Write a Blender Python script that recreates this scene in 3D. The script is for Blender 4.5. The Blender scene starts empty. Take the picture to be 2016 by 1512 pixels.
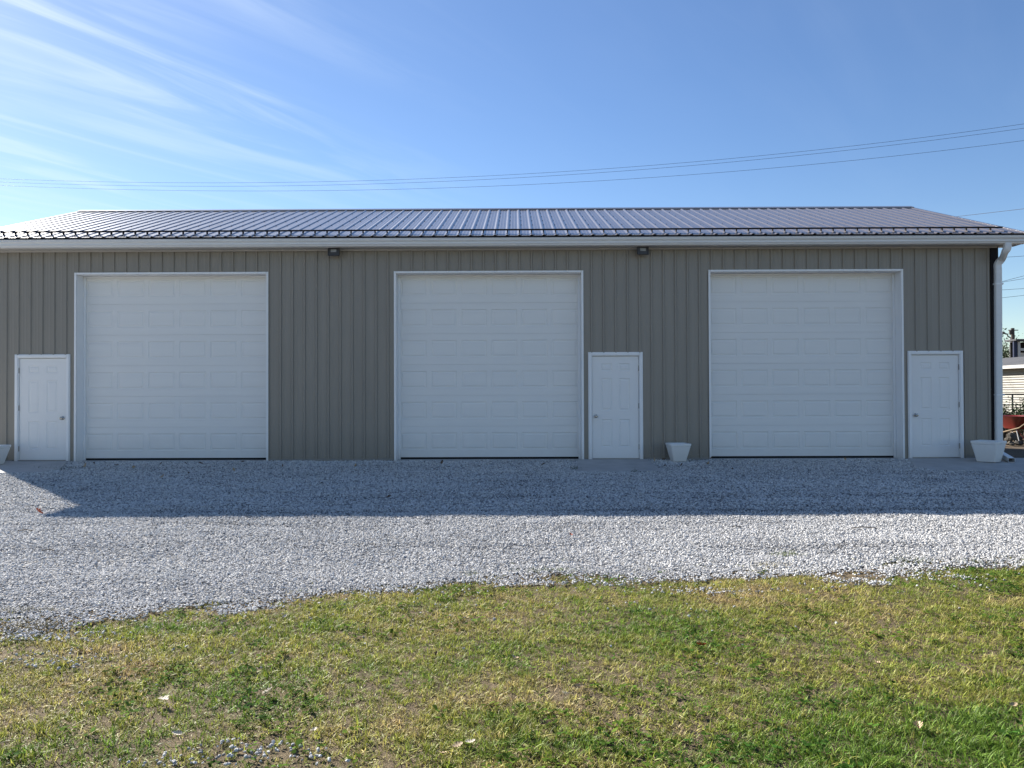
import bpy, math, random
import numpy as np
from mathutils import Vector, Matrix

S = bpy.context.scene
COL = S.collection

# ------------------------------------------------------------------ camera
F, HZ, CAMZ = 1514.0, 774.0, 1.28          # focal length and horizon in photo pixels, eye height over wall base
PITCH, YAW, ROLL = math.atan((HZ - 756) / F), math.radians(0.3), math.radians(-0.21)
cam = bpy.data.cameras.new('camera')
cam.sensor_width = 36.0
cam.lens = F / 2016 * 36.0
cam.clip_start, cam.clip_end = 0.05, 3000
cam_o = bpy.data.objects.new('camera', cam)
COL.objects.link(cam_o)
RM = Matrix.Rotation(YAW, 3, 'Z') @ Matrix.Rotation(math.pi / 2 + PITCH, 3, 'X') @ Matrix.Rotation(ROLL, 3, 'Z')
cam_o.matrix_world = Matrix.Translation((0, 0, CAMZ)) @ RM.to_4x4()
S.camera = cam_o

# ------------------------------------------------------------------ light
SUN_ELEV = math.radians(30.4)
SUN_H = Vector((-0.686, 0.727))            # horizontal direction towards the sun
SKY_STRENGTH, SUN_STRENGTH = 0.060, 5.0
world = bpy.data.worlds.new('World')
S.world = world
world.use_nodes = True
wn, wl = world.node_tree.nodes, world.node_tree.links
wn.clear()


def nd(tree, typ, **kw):
    n = tree.nodes.new(typ)
    for k, v in kw.items():
        setattr(n, k, v)
    return n


def mth(tree, op, a, b=None, clamp=False):
    n = tree.nodes.new('ShaderNodeMath')
    n.operation = op
    n.use_clamp = clamp
    for i, v in enumerate((a, b)):
        if v is None:
            continue
        if isinstance(v, (int, float)):
            n.inputs[i].default_value = v
        else:
            tree.links.new(v, n.inputs[i])
    return n.outputs[0]


def build_world():
    t = world.node_tree
    out = nd(t, 'ShaderNodeOutputWorld')
    bg = nd(t, 'ShaderNodeBackground')
    bg.inputs['Strength'].default_value = SKY_STRENGTH
    sky = nd(t, 'ShaderNodeTexSky', sky_type='NISHITA', sun_disc=False)
    sky.sun_elevation = SUN_ELEV
    sky.sun_rotation = math.atan2(SUN_H.x, SUN_H.y)
    sky.altitude = 200
    sky.air_density, sky.dust_density, sky.ozone_density = 1.0, 0.13, 2.0
    tc = nd(t, 'ShaderNodeTexCoord')
    sep = nd(t, 'ShaderNodeSeparateXYZ')
    t.links.new(tc.outputs['Generated'], sep.inputs[0])
    z = mth(t, 'ADD', mth(t, 'MAXIMUM', sep.outputs[2], 0.0), 0.06)
    px, py = mth(t, 'DIVIDE', sep.outputs[0], z), mth(t, 'DIVIDE', sep.outputs[1], z)

    def streak(ang, sx, sy, seed, det, dist):
        c, s = math.cos(ang), math.sin(ang)
        u = mth(t, 'ADD', mth(t, 'MULTIPLY', px, c), mth(t, 'MULTIPLY', py, s))
        v = mth(t, 'SUBTRACT', mth(t, 'MULTIPLY', py, c), mth(t, 'MULTIPLY', px, s))
        cb = nd(t, 'ShaderNodeCombineXYZ')
        t.links.new(mth(t, 'MULTIPLY', u, sx), cb.inputs[0])
        t.links.new(mth(t, 'MULTIPLY', v, sy), cb.inputs[1])
        cb.inputs[2].default_value = seed
        n = nd(t, 'ShaderNodeTexNoise')
        n.inputs['Scale'].default_value = 1.0
        n.inputs['Detail'].default_value = det
        n.inputs['Roughness'].default_value = 0.55
        n.inputs['Distortion'].default_value = dist
        t.links.new(cb.outputs[0], n.inputs['Vector'])
        return n.outputs['Fac']

    def ss(x, lo, hi):
        n = nd(t, 'ShaderNodeMapRange', interpolation_type='SMOOTHSTEP')
        t.links.new(x, n.inputs[0])
        n.inputs[1].default_value, n.inputs[2].default_value = lo, hi
        return n.outputs[0]
    fine = ss(streak(-0.66, 3.4, 0.62, 3.7, 9, 1.3), 0.42, 0.74)
    band = ss(streak(-0.66, 0.75, 0.26, 9.1, 3, 0.8), 0.36, 0.60)
    veil = ss(streak(-0.55, 0.5, 0.22, 21.4, 5, 0.4), 0.40, 0.85)
    # thin cirrus is thicker towards the west (left of the building)
    west = ss(mth(t, 'MULTIPLY', sep.outputs[0], -1.0), -0.05, 0.62)
    k = mth(t, 'MULTIPLY', mth(t, 'MULTIPLY', fine, band), mth(t, 'ADD', mth(t, 'MULTIPLY', west, 1.4), 0.05))
    k = mth(t, 'ADD', k, mth(t, 'MULTIPLY', veil, mth(t, 'ADD', mth(t, 'MULTIPLY', west, 0.30), 0.10)), clamp=True)
    k = mth(t, 'MULTIPLY', mth(t, 'MULTIPLY', k, 0.58), mth(t, 'ADD', mth(t, 'MULTIPLY', ss(sep.outputs[2], 0.20, 0.42), 0.65), 0.35))
    mx = nd(t, 'ShaderNodeMix', data_type='RGBA')
    t.links.new(k, mx.inputs['Factor'])
    hsv = nd(t, 'ShaderNodeHueSaturation')
    hsv.inputs['Hue'].default_value = 0.508
    hsv.inputs['Saturation'].default_value = 1.17
    t.links.new(sky.outputs[0], hsv.inputs['Color'])
    t.links.new(hsv.outputs[0], mx.inputs['A'])
    mx.inputs['B'].default_value = (6.6, 7.5, 8.4, 1)
    t.links.new(mx.outputs['Result'], bg.inputs['Color'])
    t.links.new(bg.outputs[0], out.inputs['Surface'])


build_world()
sun = bpy.data.lights.new('sun', 'SUN')
sun.energy = SUN_STRENGTH
sun.angle = math.radians(0.53)
sun.color = (1.0, 0.95, 0.87)
sun_o = bpy.data.objects.new('sun', sun)
COL.objects.link(sun_o)
sdir = Vector((SUN_H.x * math.cos(SUN_ELEV), SUN_H.y * math.cos(SUN_ELEV), math.sin(SUN_ELEV)))
sun_o.rotation_euler = sdir.to_track_quat('Z', 'Y').to_euler()
sun_o.location = (-30, 30, 30)
S.view_settings.view_transform = 'Standard'
S.view_settings.look = 'None'
S.view_settings.gamma = 1.0
S.view_settings.use_curve_mapping = False
S.view_settings.exposure = 1.33
S.render.engine = 'CYCLES'
S.cycles.max_bounces = 8

# ------------------------------------------------------------------ pixel helpers
CAMP = Vector((0, 0, CAMZ))


def ray(u, v):
    return RM @ Vector(((u - 1008) / F, (756 - v) / F, -1.0))


def at(u, v, Y):
    d = ray(u, v)
    return CAMP + d * (Y / d.y)


def gz(y):
    """height of the ground: falls gently away from the building on both sides"""
    if np.isscalar(y):
        return float(np.interp(y, GY, GZ))
    return np.interp(y, GY, GZ)


GY = [-400, 0, 3.0, 12.6, 14.6, 15.2, 18.0, 400]
GZ = [-0.34, -0.32, -0.27, -0.08, 0.0, 0.0, -0.10, -0.10]


def gr(u, v):
    d = ray(u, v)
    zz = 0.0
    for _ in range(25):
        p = CAMP + d * ((zz - CAMZ) / d.z)
        zz = gz(p.y)
    return p


# ------------------------------------------------------------------ noise for scattering
def vnoise(x, y, seed):
    r = np.random.default_rng(seed).random((64, 64))
    xi, yi = np.floor(x).astype(int), np.floor(y).astype(int)
    fx, fy = x - xi, y - yi
    fx, fy = fx * fx * (3 - 2 * fx), fy * fy * (3 - 2 * fy)
    a, b = r[xi % 64, yi % 64], r[(xi + 1) % 64, yi % 64]
    c, d = r[xi % 64, (yi + 1) % 64], r[(xi + 1) % 64, (yi + 1) % 64]
    return (a * (1 - fx) + b * fx) * (1 - fy) + (c * (1 - fx) + d * fx) * fy


def fbm(x, y, seed, oct=4):
    s, a, t = 0, 1.0, 0
    for o in range(oct):
        s = s + a * vnoise(x * 2 ** o + 17.3 * o, y * 2 ** o - 9.1 * o, seed + o)
        t += a
        a *= 0.5
    return s / t


# ------------------------------------------------------------------ mesh helpers
class MB:
    def __init__(s):
        s.v, s.f = [], []

    def add(s, vs, fs):
        o = len(s.v)
        s.v += [tuple(p) for p in vs]
        s.f += [tuple(i + o for i in f) for f in fs]
        return s

    def box(s, x0, x1, y0, y1, z0, z1):
        vs = [(x, y, z) for z in (z0, z1) for y in (y0, y1) for x in (x0, x1)]
        return s.add(vs, [(0, 2, 3, 1), (4, 5, 7, 6), (0, 1, 5, 4), (2, 6, 7, 3), (0, 4, 6, 2), (1, 3, 7, 5)])

    def extr_x(s, prof, x0, x1, closed=True, caps=True):
        """profile of (y, z) points swept along x"""
        n = len(prof)
        vs = [(x0, y, z) for y, z in prof] + [(x1, y, z) for y, z in prof]
        fs = [(i, (i + 1) % n, (i + 1) % n + n, i + n) for i in range(n if closed else n - 1)]
        if closed and caps:
            fs += [tuple(range(n))[::-1], tuple(range(n, 2 * n))]
        return s.add(vs, fs)

    def sweep(s, pts, sect, up=(0, 1, 0), caps=True):
        """section of (a, b) points swept along a polyline"""
        pts = [Vector(p) for p in pts]
        rings = []
        for i, p in enumerate(pts):
            t = (pts[min(i + 1, len(pts) - 1)] - pts[max(i - 1, 0)]).normalized()
            u = Vector(up)
            a = u.cross(t)
            if a.length < 1e-4:
                a = Vector((1, 0, 0)).cross(t)
            a.normalize()
            b = t.cross(a)
            rings.append([p + a * q[0] + b * q[1] for q in (sect(i / (len(pts) - 1)) if callable(sect) else sect)])
        n = len(rings[0])
        fs = [(k * n + i, k * n + (i + 1) % n, (k + 1) * n + (i + 1) % n, (k + 1) * n + i)
              for k in range(len(pts) - 1) for i in range(n)]
        if caps:
            fs += [tuple(range(n))[::-1], tuple(range((len(pts) - 1) * n, len(pts) * n))]
        return s.add([v for r in rings for v in r], fs)

    def tube(s, pts, r, n=6, up=(0, 1, 0.01)):
        def sc(t):
            rr = r(t) if callable(r) else r
            return [(rr * math.cos(2 * math.pi * k / n), rr * math.sin(2 * math.pi * k / n)) for k in range(n)]
        return s.sweep(pts, sc, up)

    def lathe(s, prof, c, axis='z', n=20):
        """profile of (r, h) points turned round an axis through c"""
        vs, m = [], len(prof)
        for k in range(n):
            a = 2 * math.pi * k / n
            for r, h in prof:
                q = (r * math.cos(a), r * math.sin(a), h)
                if axis == 'y':
                    q = (q[0], -q[2], q[1])
                if axis == 'x':
                    q = (q[2], q[0], q[1])
                vs.append((c[0] + q[0], c[1] + q[1], c[2] + q[2]))
        fs = [(k * m + i, ((k + 1) % n) * m + i, ((k + 1) % n) * m + i + 1, k * m + i + 1) for k in range(n) for i in range(m - 1)]
        return s.add(vs, fs)

    def xform(s, M):
        s.v = [tuple(M @ Vector(p)) for p in s.v]
        return s

    def mesh(s, name, origin=(0, 0, 0), smooth=False, bevel=0):
        me = bpy.data.meshes.new(name)
        o = Vector(origin)
        me.from_pydata([tuple(Vector(p) - o) for p in s.v], [], s.f)
        me.update()
        import bmesh
        bm = bmesh.new()
        bm.from_mesh(me)
        bmesh.ops.recalc_face_normals(bm, faces=bm.faces)
        if bevel:
            bmesh.ops.bevel(bm, geom=[e for e in bm.edges if e.calc_face_angle(0) > 0.5], offset=bevel, segments=2, affect='EDGES', profile=0.5)
        bm.to_mesh(me)
        bm.free()
        if smooth:
            for p in me.polygons:
                p.use_smooth = True
            try:
                me.set_sharp_from_angle(angle=math.radians(40))
            except Exception:
                pass
        return me


ORG = {}


def link(name, data, loc, parent, mat=None):
    o = bpy.data.objects.new(name, data)
    COL.objects.link(o)
    ORG[o] = Vector(loc)
    if parent is not None:
        o.parent = parent
        o.location = Vector(loc) - ORG[parent]
    else:
        o.location = loc
    if mat is not None and data is not None and not data.materials:
        data.materials.append(mat)
    return o


def obj(name, mb, mat, parent=None, origin=None, smooth=False, bevel=0):
    a = np.array(mb.v)
    if origin is None:
        origin = ((a[:, 0].min() + a[:, 0].max()) / 2, (a[:, 1].min() + a[:, 1].max()) / 2, a[:, 2].min())
    return link(name, mb.mesh(name, origin, smooth, bevel), origin, parent, mat)


def tag(o, label=None, cat=None, group=None, kind=None):
    for k, v in (('label', label), ('category', cat), ('group', group), ('kind', kind)):
        if v:
            o[k] = v
    return o


def thing(name, loc, label, cat, group=None):
    return tag(link(name, None, loc, None), label, cat, group)


# ------------------------------------------------------------------ materials
def mat(name, col, rough=0.5, spec=0.5, metal=0.0, var=0.0, vscale=8.0, bump=0.0, bscale=60.0, stretch=(1, 1, 1), dirt=None):
    m = bpy.data.materials.new(name)
    m.use_nodes = True
    t = m.node_tree
    b = t.nodes['Principled BSDF']
    b.inputs['Base Color'].default_value = (*col, 1)
    b.inputs['Roughness'].default_value = rough
    b.inputs['Specular IOR Level'].default_value = spec
    b.inputs['Metallic'].default_value = metal
    if var or bump or dirt:
        tc = nd(t, 'ShaderNodeTexCoord')
        geo = nd(t, 'ShaderNodeNewGeometry')
        mp = nd(t, 'ShaderNodeMapping')
        mp.inputs['Scale'].default_value = stretch
        t.links.new(geo.outputs['Position'], mp.inputs[0])
    if var or dirt:
        n = nd(t, 'ShaderNodeTexNoise')
        n.inputs['Scale'].default_value = vscale
        n.inputs['Detail'].default_value = 6
        n.inputs['Roughness'].default_value = 0.65
        t.links.new(mp.outputs[0], n.inputs['Vector'])
        mr = nd(t, 'ShaderNodeMapRange')
        t.links.new(n.outputs['Fac'], mr.inputs[0])
        mr.inputs[1].default_value, mr.inputs[2].default_value = 0.25, 0.75
        mr.inputs[3].default_value, mr.inputs[4].default_value = 1 - var, 1 + var
        vm = nd(t, 'ShaderNodeVectorMath', operation='SCALE')
        vm.inputs[0].default_value = col
        t.links.new(mr.outputs[0], vm.inputs['Scale'])
        colour = vm.outputs[0]
        if dirt:                               # splashed dust close to the ground, with a ragged upper edge
            dcol, h, amt = dirt
            sp = nd(t, 'ShaderNodeSeparateXYZ')
            t.links.new(geo.outputs['Position'], sp.inputs[0])
            n2 = nd(t, 'ShaderNodeTexNoise')
            n2.inputs['Scale'].default_value = 5.0
            n2.inputs['Detail'].default_value = 8
            t.links.new(geo.outputs['Position'], n2.inputs['Vector'])
            hh = mth(t, 'SUBTRACT', sp.outputs[2], mth(t, 'MULTIPLY', n2.outputs['Fac'], h * 1.2))
            mr2 = nd(t, 'ShaderNodeMapRange')
            t.links.new(hh, mr2.inputs[0])
            mr2.inputs[1].default_value, mr2.inputs[2].default_value = -0.6 * h, h
            mr2.inputs[3].default_value, mr2.inputs[4].default_value = amt, 0.0
            mx = nd(t, 'ShaderNodeMix', data_type='RGBA')
            t.links.new(mr2.outputs[0], mx.inputs['Factor'])
            t.links.new(colour, mx.inputs['A'])
            mx.inputs['B'].default_value = (*dcol, 1)
            colour = mx.outputs['Result']
        t.links.new(colour, b.inputs['Base Color'])
    if bump:
        n = nd(t, 'ShaderNodeTexNoise')
        n.inputs['Scale'].default_value = bscale
        n.inputs['Detail'].default_value = 5
        t.links.new(mp.outputs[0], n.inputs['Vector'])
        bp = nd(t, 'ShaderNodeBump')
        bp.inputs['Strength'].default_value = bump
        bp.inputs['Distance'].default_value = 0.004
        t.links.new(n.outputs['Fac'], bp.inputs['Height'])
        t.links.new(bp.outputs[0], b.inputs['Normal'])
    return m


DUST = (0.20, 0.18, 0.15)
M_wall = mat('tan_steel', (0.262, 0.240, 0.206), 0.42, 0.5, var=0.07, vscale=1.3, stretch=(3, 1, 0.35), bump=0.15, bscale=3, dirt=(DUST, 0.40, 0.5))
M_roof = mat('bronze_roof_steel', (0.150, 0.132, 0.128), 0.44, 0.25, var=0.10, vscale=2.0, bump=0.12, bscale=2.2)
_b = M_roof.node_tree.nodes['Principled BSDF']
_b.inputs['Coat Weight'].default_value, _b.inputs['Coat Roughness'].default_value = 1.0, 0.24
M_dark = mat('bronze_trim', (0.022, 0.020, 0.022), 0.7, 0.15)
M_door = mat('white_door_steel', (0.765, 0.765, 0.75), 0.42, 0.45, var=0.025, vscale=1.1, bump=0.35, bscale=40, stretch=(0.3, 1, 6), dirt=((0.42, 0.40, 0.37), 0.35, 0.28))
M_trim = mat('white_trim', (0.80, 0.81, 0.82), 0.38, 0.5, var=0.03, vscale=2.5, dirt=((0.42, 0.38, 0.32), 0.22, 0.35))
M_gutter = mat('white_gutter', (0.70, 0.705, 0.70), 0.35, 0.5, var=0.05, vscale=2, stretch=(0.6, 1, 6))
M_soffit = mat('soffit_vinyl', (0.50, 0.49, 0.46), 0.6, 0.3)
M_slab = mat('white_entry_door', (0.775, 0.775, 0.77), 0.40, 0.5, var=0.02, vscale=2, dirt=((0.45, 0.43, 0.40), 0.3, 0.22))
M_metal = mat('brushed_nickel', (0.45, 0.43, 0.40), 0.25, 0.5, metal=1.0)
M_hinge = mat('hinge_steel', (0.30, 0.29, 0.28), 0.4, 0.5, metal=0.8)
M_rubber = mat('black_rubber', (0.012, 0.012, 0.013), 0.7, 0.3)
M_lamp = mat('grey_lamp_case', (0.060, 0.062, 0.068), 0.5, 0.4)
M_lens = mat('lamp_lens', (0.32, 0.34, 0.36), 0.2, 0.6)
M_plast = mat('white_plastic', (0.76, 0.76, 0.75), 0.5, 0.4, var=0.05, vscale=5, dirt=((0.38, 0.36, 0.32), 0.2, 0.3))
M_soil = mat('potting_soil', (0.035, 0.028, 0.022), 0.95, 0.1, var=0.4, vscale=40, bump=0.8, bscale=60)
M_conc = mat('concrete', (0.42, 0.41, 0.39), 0.85, 0.25, var=0.16, vscale=2.5, bump=0.5, bscale=90)
M_sid = mat('cream_siding', (0.25, 0.235, 0.20), 0.55, 0.3, var=0.03, vscale=3)
M_shing = mat('grey_shingle', (0.10, 0.10, 0.105), 0.9, 0.2, var=0.25, vscale=14)
M_red = mat('red_paint', (0.15, 0.014, 0.010), 0.35, 0.5, var=0.15, vscale=6)
M_wood = mat('weathered_wood', (0.20, 0.15, 0.10), 0.8, 0.2, var=0.3, vscale=9)
M_pole = mat('pole_wood', (0.09, 0.075, 0.065), 0.85, 0.2, var=0.25, vscale=6)
M_pgrey = mat('pole_steel', (0.42, 0.42, 0.42), 0.5, 0.4)
M_fence = mat('black_fence_paint', (0.015, 0.015, 0.018), 0.5, 0.4)
M_bark = mat('bark', (0.055, 0.042, 0.032), 0.9, 0.2, var=0.3, vscale=20)
M_wire = mat('wire_jacket', (0.03, 0.03, 0.035), 0.6, 0.3)
M_blue = mat('blue_panel', (0.004, 0.010, 0.045), 0.5, 0.4)
M_white = mat('white_boards', (0.50, 0.48, 0.45), 0.6, 0.3, var=0.05, vscale=4)
M_int = mat('dark_interior', (0.02, 0.019, 0.018), 0.9, 0.1)
M_rock = mat('field_stone', (0.075, 0.068, 0.058), 0.85, 0.3, var=0.3, vscale=18, bump=0.6, bscale=40)
M_tyre = mat('tyre_rubber', (0.02, 0.02, 0.02), 0.8, 0.2)


def ground_mat(name, cols, scale, bump, detail_scale=120):
    m = bpy.data.materials.new(name)
    m.use_nodes = True
    t = m.node_tree
    b = t.nodes['Principled BSDF']
    b.inputs['Roughness'].default_value = 0.95
    b.inputs['Specular IOR Level'].default_value = 0.15
    geo = nd(t, 'ShaderNodeNewGeometry')
    n1 = nd(t, 'ShaderNodeTexNoise')
    n1.inputs['Scale'].default_value = scale
    n1.inputs['Detail'].default_value = 8
    n1.inputs['Roughness'].default_value = 0.7
    n2 = nd(t, 'ShaderNodeTexVoronoi')
    n2.inputs['Scale'].default_value = detail_scale
    for n in (n1, n2):
        t.links.new(geo.outputs['Position'], n.inputs['Vector'])
    f = mth(t, 'ADD', mth(t, 'MULTIPLY', n1.outputs['Fac'], 0.7), mth(t, 'MULTIPLY', n2.outputs['Distance'], 0.45))
    r = nd(t, 'ShaderNodeValToRGB')
    r.color_ramp.elements[0].position, r.color_ramp.elements[1].position = 0.36, 0.80
    r.color_ramp.elements[0].color, r.color_ramp.elements[1].color = (*cols[0], 1), (*cols[1], 1)
    t.links.new(f, r.inputs[0])
    t.links.new(r.outputs[0], b.inputs['Base Color'])
    bp = nd(t, 'ShaderNodeBump')
    bp.inputs['Strength'].default_value = bump
    bp.inputs['Distance'].default_value = 0.01
    t.links.new(f, bp.inputs['Height'])
    t.links.new(bp.outputs[0], b.inputs['Normal'])
    return m


M_earth = ground_mat('bare_earth', ((0.06, 0.046, 0.034), (0.17, 0.13, 0.09)), 1.2, 0.6)
M_thatch = ground_mat('lawn_soil', ((0.040, 0.031, 0.018), (0.235, 0.18, 0.11)), 9.0, 1.0, 160)
M_gravbed = ground_mat('gravel_dust', ((0.16, 0.16, 0.165), (0.46, 0.455, 0.45)), 14.0, 1.0, 70)

# ------------------------------------------------------------------ ground
WY = 14.67                                   # front wall plane
# edge between gravel and lawn, from pixels on the ground
EDGE_PX = [(-260, 1268), (0, 1232), (130, 1222), (230, 1211), (330, 1207), (450, 1200), (560, 1184), (690, 1172), (760, 1168), (840, 1158), (930, 1150),
           (1000, 1143), (1090, 1134), (1160, 1140), (1250, 1148), (1340, 1146), (1420, 1142), (1480, 1134), (1580, 1128), (1650, 1140),
           (1720, 1132), (1790, 1118), (1850, 1112), (1920, 1112), (2016, 1106), (2200, 1098)]
EDGE = np.array([[gr(u, v).x, gr(u, v).y] for u, v in EDGE_PX])
EDGE = np.vstack([[-30, EDGE[0, 1] - 3.0], [-8, EDGE[0, 1] - 1.2], EDGE, [9, EDGE[-1, 1] + 0.6], [30, EDGE[-1, 1] + 2.5]])


def edge_y(x):
    return np.interp(x, EDGE[:, 0], EDGE[:, 1])


def strip_sheet(name, xs, y0f, y1f, n, dz, m, kind='structure'):
    vs, fs = [], []
    for x in xs:
        a, b = y0f(x), y1f(x)
        for k in range(n + 1):
            y = a + (b - a) * k / n
            vs.append((x, y, gz(y) + dz + (0.012 * (float(fbm(np.array([x * 0.9 + 50]), np.array([y * 0.9 + 50]), 5)[0]) - 0.5))))
    for i in range(len(xs) - 1):
        for k in range(n):
            q = i * (n + 1) + k
            fs.append((q, q + n + 1, q + n + 2, q + 1))
    mb = MB()
    mb.add(vs, fs)
    o = obj(name, mb, m, None, (0, 0, 0), smooth=True)
    return tag(o, kind=kind)


g = MB()
xs_, ys_ = [-600, -60, -25, 0, 25, 60, 600], [-400, -30, 0, 3, 8, 12.6, 14.6, 15.2, 18, 40, 120, 700]
g.add([(x, y, gz(y) - 0.03) for y in ys_ for x in xs_],
      [(r * 7 + c, r * 7 + c + 1, r * 7 + c + 8, r * 7 + c + 7) for r in range(len(ys_) - 1) for c in range(6)])
tag(obj('ground', g, M_earth, None, (0, 0, 0)), kind='structure')
fx = [-30 + 0.4 * k for k in range(151)]
strip_sheet('lawn_soil', fx, lambda x: -6.0, lambda x: edge_y(x) + 0.55, 50, -0.006, M_thatch)
strip_sheet('gravel_bed', [x for x in fx if x < 9.8] + [9.8], lambda x: edge_y(x) + 0.22, lambda x: 14.66, 60, 0.0, M_gravbed)

# concrete stoops in front of the entry doors and the apron strip under the overhead doors


def pad(pts, name='concrete_stoop', top=0.02):
    mb = MB()
    n = len(pts)
    mb.add([(x, y, gz(y) + top) for x, y in pts] + [(x, y, gz(y) - 0.1) for x, y in pts],
           [tuple(range(n)), tuple(range(2 * n - 1, n - 1, -1))] + [(i, i + n, (i + 1) % n + n, (i + 1) % n) for i in range(n)])
    return tag(obj(name, mb, M_conc, bevel=0.006), kind='structure')


def P(u, v):
    p = gr(u, v)
    return (p.x, p.y)


PADS = []
for pts in ([(-11.2, 14.62), (-11.2, P(-60, 935)[1]), P(0, 933), P(82, 931), P(120, 924), (-8.55, 14.62)],
            [(1.16, 14.62), P(1136, 930), P(1306, 930), (2.50, 14.62)],
            [(7.42, 14.62), P(1800, 920), P(1840, 927), P(1930, 928), P(2016, 930), (9.6, P(2016, 930)[1]), (9.6, 14.62)]):
    PADS.append(np.array(pts))
    pad(pts)
for x0, x1 in ((-8.42, -4.75), (-2.30, 1.16), (3.69, 7.36)):
    pad([(x0, 14.60), (x0, 14.50), (x1, 14.50), (x1, 14.60)], 'concrete_apron', 0.008)

# ------------------------------------------------------------------ the garage
XL, XR = -10.15, 9.15                        # wall corners
RXL, RXR = -10.50, 9.50                      # roof ends
WTOP = 4.045
RIB = 0.2286
RIB0 = at(576, 520, WY).x                    # one rib measured in the photo
EAVE_Y, EAVE_Z, RIDGE_Y, RIDGE_Z = 14.285, 4.214, 18.5, 5.712
garage = thing('metal_garage', (-0.5, 18.5, 0), 'long tan ribbed-steel garage with a bronze metal roof and three white overhead doors', 'garage')


def rib_profile(x0, x1, h, w0, w1, minor=0.0018):
    """(x, depth) points of ribbed sheet between x0 and x1"""
    pts = [(x0, None)]
    k0, k1 = math.floor((x0 - RIB0) / RIB) - 1, math.ceil((x1 - RIB0) / RIB) + 1
    for k in range(k0, k1 + 1):
        c = RIB0 + k * RIB
        for dx, d in ((-w0 / 2, 0), (-w1 / 2, h), (w1 / 2, h), (w0 / 2, 0)):
            pts.append((c + dx, d))
        for m in (0.36, 0.64):
            for dx, d in ((-0.012, 0), (-0.006, minor), (0.006, minor), (0.012, 0)):
                pts.append((c + m * RIB + dx, d))
    full = sorted([p for p in pts if p[1] is not None])
    fx_, fd = [p[0] for p in full], [p[1] for p in full]
    xs = [x0] + [x for x in fx_ if x0 + 1e-4 < x < x1 - 1e-4] + [x1]
    return [(x, float(np.interp(x, fx_, fd))) for x in xs]


# openings: (x0, x1, top)
OVER = [(-8.40, -4.765), (-2.285, 1.25), (3.71, 7.33)]
OTOP = 3.575
ENTRY = [(-9.585, -8.525, 1), (1.375, 2.415, -1), (7.445, 8.495, -1)]
ETOP = 2.055
openings = [(a, b, OTOP) for a, b in OVER] + [(a + 0.01, b - 0.01, ETOP - 0.01) for a, b, _ in ENTRY]
front = MB().extr_x([(WY + 0.02, WTOP - 0.02), (WY + 0.14, WTOP - 0.02), (WY + 0.14, WTOP - 0.30), (WY + 0.02, WTOP - 0.30)], XL + 0.1, XR - 0.1)
front_wall = obj('front_wall', front, M_wood, garage)            # top girt that carries the sheets
cuts = set([XL, XR])
k = 0
pstart = RIB0 - RIB / 2 - 60 * RIB
while pstart + k * 4 * RIB < XR:
    x = pstart + k * 4 * RIB
    if x > XL + 0.05:
        cuts.add(x)
    k += 1
for a, b, _ in openings:
    cuts.update((a, b))
cuts = sorted(cuts)
for x0, x1 in zip(cuts[:-1], cuts[1:]):
    if x1 - x0 < 0.004:
        continue
    zb = 0.0
    for a, b, top in openings:
        if x0 >= a - 1e-6 and x1 <= b + 1e-6:
            zb = top
    pr = rib_profile(x0, x1, 0.026, 0.054, 0.026)
    mb = MB()
    n = len(pr)
    mb.add([(x, WY - d, z) for z in (zb, WTOP) for x, d in pr], [(i, i + 1, i + 1 + n, i + n) for i in range(n - 1)])
    obj('wall_panel', mb, M_wall, front_wall)
# screws on the sheets: rows of tiny hex heads
sc = MB()
for row in range(7):
    z = 0.10 + row * 0.61
    kk = math.ceil((XL - RIB0) / RIB)
    while RIB0 + kk * RIB < XR:
        for off in (0.042, -0.042):
            x = RIB0 + kk * RIB + off
            if XL < x < XR and not any(a - 0.06 < x < b + 0.06 and z < t + 0.06 for a, b, t in openings):
                sc.lathe([(0.0, 0.007), (0.007, 0.007), (0.0085, 0.0)], (x, WY - 0.001, z), 'y', 5)
        kk += 1
o = obj('screw_heads', sc, M_hinge, front_wall)
o['kind'] = 'stuff'
# base trim, corner trims, side and back walls
segs, x = [], XL
for a, b, t in sorted([(a, b, t) for a, b, t in openings]):
    segs.append((x, a - 0.05)); x = b + 0.05
segs.append((x, XR))
for a, b in segs:
    if b - a > 0.03:
        obj('base_trim', MB().extr_x([(WY - 0.032, 0.0), (WY - 0.032, 0.012), (WY - 0.022, 0.035), (WY + 0.01, 0.04), (WY + 0.01, 0.0)], a, b), M_wall, front_wall)
for s, x in ((1, XR), (-1, XL)):
    mb = MB().box(*sorted((x - s * 0.115, x + s * 0.028)), WY - 0.030, WY + 0.11, 0.0, WTOP + 0.0)
    obj('corner_trim', mb, M_dark, garage)
for s, x in ((1, XR), (-1, XL)):
    mb = MB()
    prof = [(WY + 0.02, 0.0), (WY + 0.02, WTOP), (RIDGE_Y, RIDGE_Z - 0.10), (2 * RIDGE_Y - WY, WTOP), (2 * RIDGE_Y - WY, 0.0)]
    mb.extr_x(prof, *sorted((x - s * 0.10, x)))
    obj('end_wall', mb, M_wall, garage)
obj('back_wall', MB().box(XL + 0.1, XR - 0.1, 2 * RIDGE_Y - WY - 0.1, 2 * RIDGE_Y - WY, 0, WTOP), M_wall, garage)
obj('floor_slab', MB().box(XL + 0.1, XR - 0.1, WY + 0.03, 2 * RIDGE_Y - WY - 0.1, -0.1, 0.004), M_conc, garage)

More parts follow.
